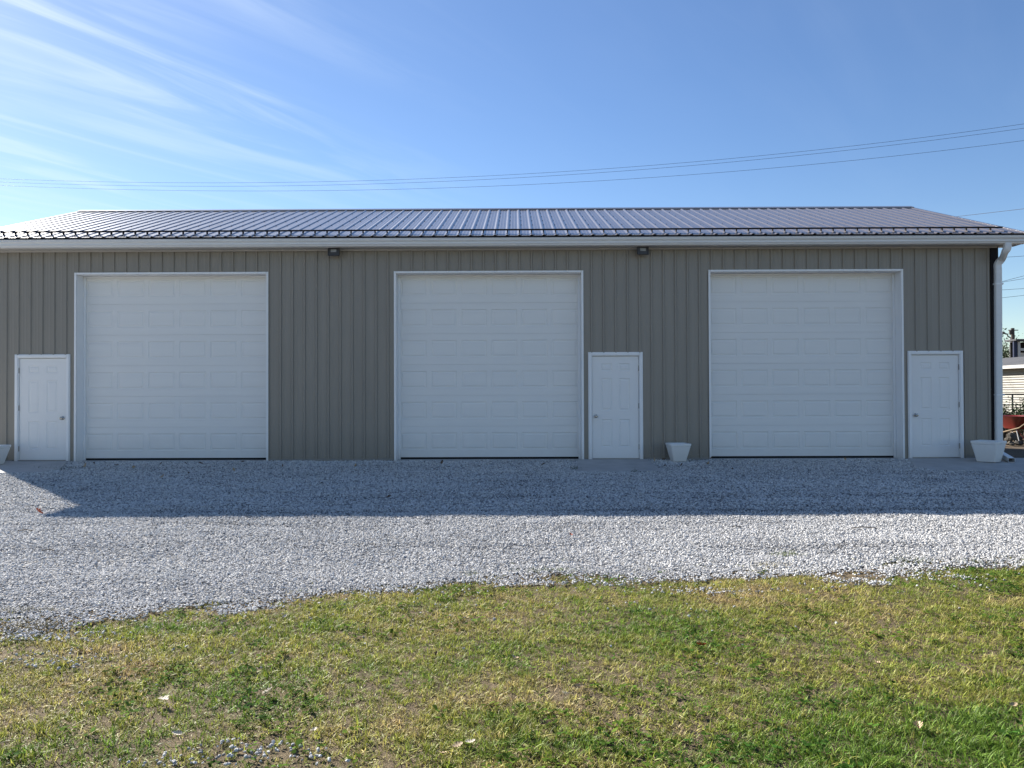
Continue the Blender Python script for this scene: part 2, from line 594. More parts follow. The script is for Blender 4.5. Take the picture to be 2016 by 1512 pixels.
# ---- roof
roof = obj('roof', MB().extr_x([(EAVE_Y + 0.10, EAVE_Z - 0.045), (RIDGE_Y, RIDGE_Z - 0.07), (2 * RIDGE_Y - EAVE_Y - 0.1, EAVE_Z - 0.045),
                                (2 * RIDGE_Y - EAVE_Y - 0.1, EAVE_Z - 0.075), (RIDGE_Y, RIDGE_Z - 0.12), (EAVE_Y + 0.10, EAVE_Z - 0.075)], RXL + 0.06, RXR - 0.06), M_wood, garage)
SL = Vector((0, RIDGE_Y - EAVE_Y, RIDGE_Z - EAVE_Z)).normalized()
NRM = Vector((0, -SL.z, SL.y))
rc = [RXL, RXR]
k = 0
while pstart + k * 4 * RIB < RXR - 0.05:
    x = pstart + k * 4 * RIB
    if x > RXL + 0.05:
        rc.append(x)
    k += 1
rc = sorted(rc)
rr = random.Random(3)
for x0, x1 in zip(rc[:-1], rc[1:]):
    pr = rib_profile(x0, x1, 0.016, 0.080, 0.022, 0.0022)
    n = len(pr)
    mb = MB()
    e, r = Vector((0, EAVE_Y, EAVE_Z)), Vector((0, RIDGE_Y - 0.05, RIDGE_Z - 0.018))
    lift = rr.uniform(0, 0.002)
    top, bot = [], []
    for base in (e, r):
        for x, d in pr:
            top.append(tuple(Vector((x, 0, 0)) + base + NRM * (d + lift)))
    for x, d in pr:                                          # turned-down front edge of the sheet
        bot.append(tuple(Vector((x, 0.0, 0)) + e + NRM * (d + lift - 0.004 if d > 0.003 else -0.010)))
    mb.add(top + bot, [(i, i + 1, i + 1 + n, i + n) for i in range(n - 1)] + [(i, 2 * n + i, 2 * n + i + 1, i + 1) for i in range(n - 1)])
    obj('roof_panel', mb, M_roof, roof)
obj('back_roof_sheet', MB().extr_x([(RIDGE_Y + 0.04, RIDGE_Z - 0.015), (2 * RIDGE_Y - EAVE_Y, EAVE_Z), (2 * RIDGE_Y - EAVE_Y, EAVE_Z - 0.02), (RIDGE_Y + 0.04, RIDGE_Z - 0.035)], RXL, RXR), M_roof, roof)
obj('drip_edge', MB().extr_x([(EAVE_Y - 0.004, EAVE_Z - 0.012), (EAVE_Y - 0.004, EAVE_Z - 0.044), (EAVE_Y + 0.06, EAVE_Z - 0.044), (EAVE_Y + 0.06, EAVE_Z + 0.004)], RXL, RXR), M_dark, roof)
d = SL.z / SL.y
obj('ridge_cap', MB().extr_x([(RIDGE_Y - 0.17, RIDGE_Z - 0.17 * d + 0.008), (RIDGE_Y - 0.17, RIDGE_Z - 0.17 * d + 0.030), (RIDGE_Y - 0.02, RIDGE_Z + 0.030), (RIDGE_Y + 0.02, RIDGE_Z + 0.030),
                              (RIDGE_Y + 0.17, RIDGE_Z - 0.17 * d + 0.030), (RIDGE_Y + 0.17, RIDGE_Z - 0.17 * d + 0.008), (RIDGE_Y, RIDGE_Z + 0.004)], RXL - 0.01, RXR + 0.01), M_roof, roof)
for s, x in ((1, RXR), (-1, RXL)):
    mb = MB()
    a, b = sorted((x - s * 0.06, x + s * 0.018))
    mb.extr_x([(EAVE_Y - 0.01, EAVE_Z + 0.017), (RIDGE_Y, RIDGE_Z + 0.017), (2 * RIDGE_Y - EAVE_Y + 0.01, EAVE_Z + 0.017), (2 * RIDGE_Y - EAVE_Y + 0.01, EAVE_Z - 0.13),
               (RIDGE_Y, RIDGE_Z - 0.13), (EAVE_Y - 0.01, EAVE_Z - 0.09)], a, b)
    obj('rake_trim', mb, M_roof, roof)
# screws on the roof sheets
sc = MB()
for row in range(7):
    t = 0.12 + row * 0.70
    kk = math.ceil((RXL - RIB0) / RIB)
    while RIB0 + kk * RIB < RXR:
        x = RIB0 + kk * RIB + 0.045
        p = Vector((x, EAVE_Y, EAVE_Z)) + SL * t + NRM * 0.006
        if x < RXR - 0.1 and t < 4.3:
            sc.box(p.x - 0.006, p.x + 0.006, p.y - 0.006, p.y + 0.006, p.z - 0.006, p.z + 0.006)
        kk += 1
o = obj('screw_heads', sc, M_dark, roof)
o['kind'] = 'stuff'
# snow rail with a bracket on each rib
rail = obj('snow_rail', MB().box(RXL + 0.25, RXR - 0.28, -0.012, 0.012, -0.014, 0.014).xform(Matrix.Translation(Vector((0, EAVE_Y, EAVE_Z)) + SL * 0.32 + NRM * 0.066)), M_dark, roof)
br = MB().box(-0.011, 0.011, -0.02, 0.02, -0.030, 0.026)
br.box(-0.019, 0.019, -0.030, 0.030, -0.034, -0.0285)
brm = br.mesh('bracket')
brm.materials.append(M_dark)
kk = math.ceil((RXL + 0.27 - RIB0) / RIB)
while RIB0 + kk * RIB < RXR - 0.29:
    p = Vector((RIB0 + kk * RIB, EAVE_Y, EAVE_Z)) + SL * 0.32 + NRM * 0.032
    link('bracket', brm, p, roof)
    kk += 1

# ---- soffit, fascia, gutter
gutter = obj('gutter', MB().extr_x([(14.362, 4.160), (14.362, 4.030), (14.288, 4.030), (14.282, 4.046), (14.270, 4.060), (14.262, 4.066), (14.262, 4.098), (14.246, 4.118), (14.236, 4.128),
                                    (14.236, 4.154), (14.226, 4.156), (14.226, 4.166), (14.240, 4.166), (14.242, 4.140), (14.350, 4.110), (14.352, 4.160)], RXL, RXR), M_gutter, garage)
fas = obj('fascia', MB().box(RXL + 0.02, RXR - 0.02, 14.364, 14.392, 4.026, 4.175), M_gutter, garage)
so = MB()
x = RXL + 0.02
pr = []
while x < RXR - 0.05:
    pr += [(x, 0.0), (x + 0.1496, 0.0), (x + 0.1500, 0.008), (x + 0.1575, 0.008), (x + 0.158, 0.0)]
    x += 0.1585
n = len(pr)
so.add([(x, y, 4.036 + dz) for y in (14.392, WY + 0.015) for x, dz in pr], [(i, i + 1, i + 1 + n, i + n) for i in range(n - 1)])
obj('soffit', so, M_soffit, garage)
obj('soffit_channel', MB().extr_x([(WY - 0.052, 4.012), (WY - 0.052, 4.034), (WY - 0.022, 4.034), (WY - 0.022, 4.008), (WY - 0.046, 4.008)], XL, XR), M_soffit, garage)
for s, x in ((1, XR), (-1, XL)):                              # boxed return under the rake overhang
    obj('soffit_return', MB().box(*sorted((x + s * 0.03, x + s * 0.33)), 14.40, WY + 0.2, 4.05, 4.075), M_gutter, garage)

# ---- downspout: outlet, offset back to the corner, long drop, kick-out and leader
ds = garage


def rect(w, h, b=0.008):
    a, c = w / 2, h / 2
    return [(-a + b, -c), (a - b, -c), (a, -c + b), (a, c - b), (a - b, c), (-a + b, c), (-a, c - b), (-a, -c + b)]


pt, pb = at(1983.5, 490, 14.31), at(1964.5, 520, 14.60)
pe = at(1966.5, 880, 14.60)
top = [(pt.x, 14.315, 4.04), (pt.x, 14.315, 3.965), (pt.x - 0.005, 14.325, 3.925), (pt.x - 0.03, 14.37, 3.875), (pb.x + 0.05, 14.52, 3.80), (pb.x + 0.012, 14.58, 3.765), (pb.x, 14.60, 3.71), (pb.x, 14.60, 3.60)]
low = [(pe.x, 14.60, 0.30), (pe.x, 14.60, 0.035)]
def smooth_line(pts, n=5):
    P_ = [Vector(p) for p in pts]
    out = []
    for i in range(len(P_) - 1):
        a, b, c, e = P_[max(i - 1, 0)], P_[i], P_[i + 1], P_[min(i + 2, len(P_) - 1)]
        for j in range(n):
            t_ = j / n
            out.append(0.5 * ((2 * b) + (c - a) * t_ + (2 * a - 5 * b + 4 * c - e) * t_ ** 2 + (3 * b - a - 3 * c + e) * t_ ** 3))
    return out + [P_[-1]]


top = smooth_line([(pt.x, 14.315, 4.04), (pt.x, 14.315, 3.95), (pt.x - 0.02, 14.345, 3.88), (pb.x + 0.04, 14.53, 3.79), (pb.x, 14.595, 3.70), (pb.x, 14.60, 3.60)])
dso = obj('downspout', MB().sweep(top + low, rect(0.122, 0.085, 0.014), up=(0, 1, 0.0)), M_gutter, ds, smooth=True)
tip = gr(1992, 913)
e0 = Vector((pe.x + 0.02, 14.57, 0.10))
e1 = Vector((tip.x, tip.y, gz(tip.y) + 0.062))
lead = MB().sweep([e0 - (e1 - e0) * 0.04, e0.lerp(e1, 0.5), e1], rect(0.105, 0.082, 0.008), up=(0, 0, 1), caps=False)
ob = obj('leader', lead, M_trim, dso)
sm = ob.modifiers.new('thickness', 'SOLIDIFY')
sm.thickness = 0.004
for z in (3.3, 1.2):
    obj('strap', MB().box(pb.x - 0.075, pb.x + 0.075, 14.553, WY - 0.021, z, z + 0.03), M_trim, dso)


# ---- stamped door skins
def stamped(x0, x1, z0, z1, y, panels, th, d=0.011, w=(0.010, 0.030, 0.044)):
    """a slab whose front face carries raised panels inside a sunk moulding"""
    xs = sorted(set([x0, x1] + [p[0] for p in panels] + [p[1] for p in panels]))
    zs = sorted(set([z0, z1] + [p[2] for p in panels] + [p[3] for p in panels]))
    mb = MB()

    def q(a, b, c, e, yy=y):
        mb.add([(a, yy, c), (b, yy, c), (b, yy, e), (a, yy, e)], [(0, 1, 2, 3)])
    for a, b in zip(xs[:-1], xs[1:]):
        for c, e in zip(zs[:-1], zs[1:]):
            if not any(p[0] <= a + 1e-6 and b - 1e-6 <= p[1] and p[2] <= c + 1e-6 and e - 1e-6 <= p[3] for p in panels):
                q(a, b, c, e)
    for a, b, c, e in panels:
        rings = []
        for ins, dep in ((0, 0), (w[0], d), (w[1], d), (w[2], 0.0015)):
            rings.append([(a + ins, y + dep, c + ins), (b - ins, y + dep, c + ins), (b - ins, y + dep, e - ins), (a + ins, y + dep, e - ins)])
        vs = [v for r in rings for v in r]
        fs = [(k * 4 + i, k * 4 + (i + 1) % 4, k * 4 + 4 + (i + 1) % 4, k * 4 + 4 + i) for k in range(3) for i in range(4)] + [(12, 13, 14, 15)]
        mb.add(vs, fs)
    # rounded-over edges and body
    mb.add([(x0, y, z0), (x1, y, z0), (x1, y, z1), (x0, y, z1), (x0, y + th, z0 - 0.004), (x1, y + th, z0 - 0.004), (x1, y + th, z1 + 0.004), (x0, y + th, z1 + 0.004)],
           [(0, 4, 5, 1), (1, 5, 6, 2), (2, 6, 7, 3), (3, 7, 4, 0), (4, 7, 6, 5)])
    return mb


REC = 0.24
for x0, x1 in OVER:
    xc, w = (x0 + x1) / 2, x1 - x0
    door = obj('overhead_door', MB().box(x0 - 0.05, x1 + 0.05, WY + REC + 0.05, WY + REC + 0.09, 0.045, 3.70), M_int, garage)
    H = 0.598
    for s in range(6):
        z0 = 0.045 + s * H
        pn = 6
        m = 0.045
        pw = (w - 2 * m + 0.075) / pn
        panels = [(x0 + m + i * pw, x0 + m + i * pw + pw - 0.080, z0 + 0.145, z0 + 0.475) for i in range(pn)]
        obj('door_section', stamped(x0 - 0.03, x1 + 0.03, z0 + 0.001, z0 + H - 0.0015, WY + REC + rr.uniform(-0.0015, 0.0015), panels, 0.045, 0.009, (0.010, 0.030, 0.046)), M_door, door)
    obj('bottom_seal', MB().box(x0 - 0.02, x1 + 0.02, WY + REC + 0.006, WY + REC + 0.044, 0.006, 0.044), M_rubber, door)
    # deep white jambs and header, with a narrow face trim proud of the ribs
    fw, fp = 0.040, 0.030
    for s, x in ((-1, x0), (1, x1)):
        a, b = sorted((x, x + s * 0.02))
        obj('jamb', MB().box(a, b, WY - 0.018, WY + REC - 0.004, 0.0, OTOP), M_trim, door)
        a, b = sorted((x + s * 0.001, x + s * fw))
        obj('face_trim', MB().box(a, b, WY - fp - 0.007, WY - 0.027, 0.0, OTOP + fw), M_trim, door, bevel=0.003)
        a, b = sorted((x - s * 0.045, x - s * 0.001))
        obj('stop_moulding', MB().box(a, b, WY + REC - 0.032, WY + REC - 0.006, 0.004, OTOP - 0.031), M_trim, door, bevel=0.003)
    obj('header', MB().box(x0 - 0.02, x1 + 0.02, WY - 0.018, WY + REC - 0.004, OTOP + 0.001, OTOP + 0.02), M_trim, door)
    obj('face_trim', MB().box(x0 + 0.0015, x1 - 0.0015, WY - fp - 0.007, WY - 0.027, OTOP + 0.002, OTOP + fw), M_trim, door, bevel=0.003)
    obj('stop_moulding', MB().box(x0 + 0.002, x1 - 0.002, WY + REC - 0.032, WY + REC - 0.006, OTOP - 0.030, OTOP - 0.001), M_trim, door, bevel=0.003)

for x0, x1, side in ENTRY:                                   # side: +1 knob on the right, -1 knob on the left
    fw = 0.072
    z0, z1 = 0.035, ETOP - fw
    a, b = x0 + fw, x1 - fw
    hw = b - a - 0.012
    cx = (a + b) / 2
    ys = WY + 0.005
    X = lambda t: cx - hw / 2 + t * hw / 0.914
    ZT = z1 - 0.008
    Z = lambda t: ZT - t * (ZT - z0) / 2.03
    panels = []
    for p, q in ((0.175, 0.39), (0.525, 0.74)):
        for r, t in ((0.143, 0.290), (0.44, 1.08), (1.255, 1.81)):
            panels.append((X(p), X(q), Z(t), Z(r)))
    slab = obj('entry_door', stamped(a + 0.006, b - 0.006, z0, ZT, ys, panels, 0.04, 0.009, (0.009, 0.026, 0.040)), M_slab, garage)
    fr = [(x0, a, 0.012, ETOP), (b, x1, 0.012, ETOP), (a + 0.0005, b - 0.0005, z1, ETOP - 0.0005)]
    for i, (p, q, r, t) in enumerate(fr):
        # stepped brick moulding: outer flange, then the thicker inner casing
        obj('door_frame', MB().box(p, q, WY - 0.026, WY + 0.07, r, t), M_trim, slab, bevel=0.003)
        if i == 0:
            obj('brick_moulding', MB().box(p + 0.014, q - 0.012, WY - 0.040, WY - 0.027, r + 0.001, t - 0.014), M_trim, slab, bevel=0.004)
        elif i == 1:
            obj('brick_moulding', MB().box(p + 0.012, q - 0.014, WY - 0.040, WY - 0.027, r + 0.001, t - 0.014), M_trim, slab, bevel=0.004)
        else:
            obj('brick_moulding', MB().box(p - 0.010, q + 0.010, WY - 0.0395, WY - 0.027, r + 0.012, t - 0.014), M_trim, slab, bevel=0.004)
    obj('threshold', MB().box(a + 0.001, b - 0.001, WY - 0.03, WY + 0.06, 0.008, z0 - 0.004), M_hinge, slab)
    kx, kz = (b - 0.075 if side > 0 else a + 0.075), 0.80 + z0
    knob = MB().lathe([(0.034, 0.0), (0.034, 0.006), (0.028, 0.012), (0.014, 0.016), (0.012, 0.036), (0.022, 0.042), (0.030, 0.052), (0.030, 0.064), (0.022, 0.074), (0.010, 0.077), (0.0, 0.077)], (kx, ys, kz), 'y', 20)
    obj('knob', knob, M_metal, slab, smooth=True)
    hx = a + 0.004 if side > 0 else b - 0.004
    for hz in (0.20, 0.98, ETOP - 0.36):
        obj('hinge', MB().tube([(hx, WY - 0.012, hz), (hx, WY - 0.012, hz + 0.10)], 0.009, 8, up=(1, 0, 0)), M_hinge, slab)


# ------------------------------------------------------------------ floodlights under the eave
def floodlight(u0, u1, v0, v1, label, twist):
    a, b = at(u0, v0, 14.50), at(u1, v1, 14.50)
    cx, z0, z1 = (a.x + b.x) / 2, b.z, a.z
    w, h = b.x - a.x, z1 - z0
    t = thing('floodlight', (cx, 14.60, z0), label, 'light')
    M = Matrix.Translation((cx, 14.52, (z0 + z1) / 2)) @ Matrix.Rotation(twist, 4, 'Z') @ Matrix.Rotation(math.radians(-8), 4, 'X')
    body = MB()
    body.add([(-w / 2, -0.05, -h / 2), (w / 2, -0.05, -h / 2), (w / 2, -0.05, h / 2), (-w / 2, -0.05, h / 2),
              (-w / 2 + 0.03, 0.06, -h / 2 + 0.03), (w / 2 - 0.03, 0.06, -h / 2 + 0.03), (w / 2 - 0.03, 0.06, h / 2 - 0.02), (-w / 2 + 0.03, 0.06, h / 2 - 0.02)],
             [(0, 1, 2, 3), (0, 4, 5, 1), (1, 5, 6, 2), (2, 6, 7, 3), (3, 7, 4, 0), (4, 7, 6, 5)])
    obj('case', body.xform(M), M_lamp, t, bevel=0.006)
    rim = MB()
    e = 0.018
    rim.box(-w / 2 + 0.004, w / 2 - 0.004, -0.062, -0.0505, h / 2 - e, h / 2 - 0.004).box(-w / 2 + 0.004, w / 2 - 0.004, -0.062, -0.0505, -h / 2 + 0.004, -h / 2 + e)
    rim.box(-w / 2 + 0.004, -w / 2 + e, -0.062, -0.0505, -h / 2 + e, h / 2 - e).box(w / 2 - e, w / 2 - 0.004, -0.062, -0.0505, -h / 2 + e, h / 2 - e)
    obj('rim', rim.xform(M), M_lamp, t)
    obj('lens', MB().box(-0.055, 0.055, -0.057, -0.0505, -0.005, 0.050).xform(M), M_lens, t)
    obj('bracket', MB().box(cx - 0.03, cx + 0.03, 14.585, WY - 0.021, (z0 + z1) / 2 - 0.03, (z0 + z1) / 2 + 0.03), M_lamp, t)


floodlight(646, 670, 489.5, 505, 'dark floodlight under the eave above the blank wall between two overhead doors', math.radians(-6))
floodlight(1252.5, 1276.5, 487, 502.5, 'dark floodlight under the eave above the entry door beside the small planter', math.radians(10))


# ------------------------------------------------------------------ planters
def planter(cx, cy, z0, top, bot, h, rot, label):
    t = thing('planter', (cx, cy, z0), label, 'planter')
    M = Matrix.Translation((cx, cy, z0)) @ Matrix.Rotation(rot, 4, 'Z')

    def sq(r, z, c=0.10):
        k = r * (1 - c)
        return [(k, -r, z), (r, -k, z), (r, k, z), (k, r, z), (-k, r, z), (-r, k, z), (-r, -k, z), (-k, -r, z)]
    rim = 0.05 * h / 0.36
    layers = [(bot, 0.0), (bot + (top - bot) * 0.86, h - rim - 0.012), (top * 0.90, h - rim), (top * 0.97, h - rim), (top, h - rim * 0.55), (top, h - 0.004), (top * 0.985, h), (top * 0.86, h), (top * 0.84, h - 0.006), (top * 0.74, h * 0.60), (top * 0.70, h * 0.55)]
    mb = MB()
    vs = [v for r, z in layers for v in sq(r, z)]
    n = 8
    fs = [(k * n + i, k * n + (i + 1) % n, (k + 1) * n + (i + 1) % n, (k + 1) * n + i) for k in range(len(layers) - 1) for i in range(n)] + [tuple(range(n))[::-1]]
    mb.add(vs, fs)
    obj('pot', mb.xform(M), M_plast, t)
    so = MB()
    so.add(sq(top * 0.775, h * 0.70) + [(0, 0, h * 0.73)], [(i, (i + 1) % 8, 8) for i in range(8)])
    obj('soil', so.xform(M), M_soil, t)
    return t


pm = gr(1339, 911.5)
planter(pm.x, pm.y + 0.16, gz(pm.y + 0.16) + 0.02, 0.195, 0.118, 0.325, math.radians(4), 'small white square planter on gravel between an entry door and an overhead door')
pr_ = gr(1948, 914)
planter(pr_.x + 0.11, pr_.y + 0.20, gz(pr_.y + 0.2) + 0.026, 0.225, 0.150, 0.375, math.radians(-52), 'white square planter turned askew beside the downspout')
pl_ = gr(-22, 919)
planter(pl_.x - 0.05, pl_.y + 0.15, gz(pl_.y + 0.2) + 0.024, 0.225, 0.14, 0.345, math.radians(0), 'white square planter beside the entry door whose knob is on the right')

# ------------------------------------------------------------------ loose gravel, lawn: scattered points, instanced shapes
SRC = bpy.data.collections.new('sources')


def source(name, me, m):
    me.materials.append(m)
    o = bpy.data.objects.new(name, me)
    return o


def scatter(name, pts, rot, scl, idx, sources, attrs, label, cat):
    n = len(pts)
    me = bpy.data.meshes.new(name)
    me.vertices.add(n)
    me.vertices.foreach_set('co', np.asarray(pts, np.float32).ravel())
    for nm, typ, data in [('rot', 'FLOAT_VECTOR', rot), ('scl', 'FLOAT_VECTOR', scl), ('idx', 'INT', idx)] + [(a, 'FLOAT', d_) for a, d_ in attrs.items()]:
        at_ = me.attributes.new(nm, typ, 'POINT')
        dat = np.asarray(data, np.int32 if typ == 'INT' else np.float32).ravel()
        at_.data.foreach_set('vector' if typ == 'FLOAT_VECTOR' else 'value', dat)
    o = link(name, me, (0, 0, 0), None)
    col = bpy.data.collections.new(name + '_shapes')
    for i, s in enumerate(sources):
        s.name = '%02d_%s' % (i, name)
        col.objects.link(s)
    ng = bpy.data.node_groups.new(name, 'GeometryNodeTree')
    ng.interface.new_socket('Geometry', in_out='INPUT', socket_type='NodeSocketGeometry')
    ng.interface.new_socket('Geometry', in_out='OUTPUT', socket_type='NodeSocketGeometry')
    gi, go = ng.nodes.new('NodeGroupInput'), ng.nodes.new('NodeGroupOutput')
    ci = ng.nodes.new('GeometryNodeCollectionInfo')
    ci.inputs['Collection'].default_value = col
    ci.inputs['Separate Children'].default_value = True
    ci.inputs['Reset Children'].default_value = True
    m2p = ng.nodes.new('GeometryNodeMeshToPoints')
    iop = ng.nodes.new('GeometryNodeInstanceOnPoints')
    iop.inputs['Pick Instance'].default_value = True

    def attr(nm, typ):
        a = ng.nodes.new('GeometryNodeInputNamedAttribute')
        a.data_type = typ
        a.inputs['Name'].default_value = nm
        return a.outputs['Attribute']
    L = ng.links.new
    e2r = ng.nodes.new('FunctionNodeEulerToRotation')
    L(gi.outputs[0], m2p.inputs['Mesh'])
    L(m2p.outputs[0], iop.inputs['Points'])
    L(ci.outputs[0], iop.inputs['Instance'])
    L(attr('idx', 'INT'), iop.inputs['Instance Index'])
    L(attr('rot', 'FLOAT_VECTOR'), e2r.inputs[0])
    L(e2r.outputs[0], iop.inputs['Rotation'])
    L(attr('scl', 'FLOAT_VECTOR'), iop.inputs['Scale'])
    L(iop.outputs[0], go.inputs[0])
    md = o.modifiers.new('scatter', 'NODES')
    md.node_group = ng
    return tag(o, label, cat, kind='stuff')


def inst_attr(t, nm):
    a = nd(t, 'ShaderNodeAttribute', attribute_type='INSTANCER', attribute_name=nm)
    return a.outputs['Fac']


def stone_material():
    m = bpy.data.materials.new('crushed_limestone')
    m.use_nodes = True
    t = m.node_tree
    b = t.nodes['Principled BSDF']
    b.inputs['Roughness'].default_value = 0.8
    b.inputs['Specular IOR Level'].default_value = 0.3
    r = nd(t, 'ShaderNodeValToRGB')
    els = r.color_ramp.elements
    els[0].position, els[0].color = 0.0, (0.11, 0.108, 0.108, 1)
    els[1].position, els[1].color = 1.0, (0.72, 0.70, 0.665, 1)
    for p, c in ((0.12, (0.26, 0.255, 0.25)), (0.5, (0.54, 0.53, 0.515)), (0.8, (0.60, 0.585, 0.56))):
        e = els.new(p)
        e.color = (*c, 1)
    t.links.new(inst_attr(t, 'tone'), r.inputs[0])
    n = nd(t, 'ShaderNodeTexNoise')
    n.inputs['Scale'].default_value = 90
    geo = nd(t, 'ShaderNodeNewGeometry')
    t.links.new(geo.outputs['Position'], n.inputs['Vector'])
    vm = nd(t, 'ShaderNodeVectorMath', operation='SCALE')
    t.links.new(r.outputs[0], vm.inputs[0])
    t.links.new(mth(t, 'ADD', mth(t, 'MULTIPLY', n.outputs['Fac'], 0.5), 0.75), vm.inputs['Scale'])
    t.links.new(vm.outputs[0], b.inputs['Base Color'])
    return m


def stone_shapes(n):
    import bmesh
    out = []
    M = stone_material()
    for k in range(n):
        rg = random.Random(100 + k)
        bm = bmesh.new()
        bmesh.ops.create_icosphere(bm, subdivisions=1, radius=0.5)
        for v in bm.verts:
            v.co *= rg.uniform(0.78, 1.15)
        # cut with a few planes so the chips have flat broken faces
        for _ in range(3):
            nrm = Vector((rg.uniform(-1, 1), rg.uniform(-1, 1), rg.uniform(-1, 1))).normalized()
            dlim = rg.uniform(0.26, 0.40)
            for v in bm.verts:
                dd = v.co.dot(nrm) - dlim
                if dd > 0:
                    v.co -= nrm * dd
        me = bpy.data.meshes.new('stone')
        bm.to_mesh(me)
        bm.free()
        out.append(source('stone', me, M))
    return out


RNG = np.random.default_rng(11)


def inside(poly, x, y):
    r = np.zeros(len(x), bool)
    j = len(poly) - 1
    for i in range(len(poly)):
        xi, yi = poly[i]
        xj, yj = poly[j]
        c = ((yi > y) != (yj > y)) & (x < (xj - xi) * (y - yi) / (yj - yi + 1e-12) + xi)
        r ^= c
        j = i
    return r


def gravel():
    parts = []
    for (ya, yb, dens, s0, s1) in ((3.0, 6.5, 4000, 0.0095, 0.025), (6.5, 9.5, 3100, 0.0105, 0.028), (9.5, 14.58, 1500, 0.015, 0.035)):
        xm = 0.70 * yb + 1.2
        n = int(2 * xm * (yb - ya) * dens)
        x, y = RNG.uniform(-xm, xm, n), RNG.uniform(ya, yb, n)
        keep = (np.abs(x) < 0.70 * y + 1.2) & (x < 9.9)
        ey = edge_y(x)
        ed = y - ey + 0.75 * (fbm(x * 2.6 + 40, y * 3.2 + 40, 77, 5) - 0.5)
        # stones thin out quickly into the lawn
        pr = np.clip(1 + (ed - 0.06) / 0.20, 0, 1) + np.where(ed < 0.06, 0.06 * np.exp((ed - 0.06) / 0.35), 0)
        keep &= RNG.random(n) < pr
        # bald, dusty patch at the right end of the lawn edge
        q = gr(1690, 1134)
        keep &= ~((((x - q.x) / 0.34) ** 2 + ((y - q.y) / 0.12) ** 2 < 0.7 + 0.9 * (fbm(x * 9, y * 9, 5) - 0.5)) & (RNG.random(n) < 0.93))
        for p in PADS:
            keep &= ~(inside(p, x, y) & (RNG.random(n) < 0.997))
        x, y = x[keep], y[keep]
        parts.append((x, y, RNG.uniform(0, 1, len(x)) ** 1.6 * (s1 - s0) + s0))
    # stones washed onto the lawn near the camera
    for (u, v, rx, ry, n) in ((450, 1484, 0.18, 0.12, 42), (540, 1480, 0.26, 0.13, 26), (600, 1494, 0.28, 0.12, 16), (100, 1300, 0.35, 0.15, 60), (60, 1255, 0.5, 0.10, 220), (330, 1500, 0.15, 0.06, 25), (1400, 1165, 0.4, 0.1, 120), (1820, 1135, 0.5, 0.15, 180)):
        c = gr(u, v)
        parts.append((c.x + RNG.normal(0, rx * 0.55, n), c.y + RNG.normal(0, ry * 0.55, n), RNG.uniform(0.010, 0.024, n)))
    x, y, s = (np.concatenate([p[i] for p in parts]) for i in range(3))
    n = len(x)
    # faint wheel tracks: lower, darker, finer
    wob = 0.25 * (fbm(x * 0.5 + 3, y * 0.2, 44, 2) - 0.5)
    track = sum(a_ * np.exp(-((y - c_ - wob) / w_) ** 2) for a_, c_, w_ in ((0.9, 9.25, 0.10), (0.6, 10.3, 0.16), (0.8, 8.45, 0.10), (0.5, 7.3, 0.12), (0.45, 11.9, 0.2)))
    track = track * np.clip(2.2 * fbm(x * 0.7 + 8, y * 1.5, 45, 3) - 0.55, 0, 1)
    z = gz(y) + s * 0.12 + 0.009 + 0.012 * (fbm(x * 0.9 + 50, y * 0.9 + 50, 5) - 0.5) + 0.022 * (fbm(x * 3 + 9, y * 3 + 9, 31, 3) - 0.5) - 0.008 * track
    tone = np.clip(RNG.beta(2.4, 2.0, n) + 0.45 * (fbm(x * 0.8 + 5, y * 2.2 + 5, 13, 5) - 0.5) - 0.34 * track, 0, 1)
    tone = np.where(y < edge_y(x) - 0.5, tone * 0.55, tone)
    dark = RNG.random(n) < 0.04
    tone[dark] *= 0.25
    rot = np.stack([RNG.normal(0, 0.34, n), RNG.normal(0, 0.34, n), RNG.uniform(0, 6.28, n)], 1)
    scl = np.stack([s * RNG.uniform(0.9, 1.5, n), s * RNG.uniform(0.7, 1.1, n), s * RNG.uniform(0.5, 0.85, n)], 1)
    print('gravel stones', n)
    scatter('gravel', np.stack([x, y, z], 1), rot, scl, RNG.integers(0, 10, n), stone_shapes(10), {'tone': tone}, 'pale grey crushed-stone gravel spread in front of the garage', 'gravel')


gravel()


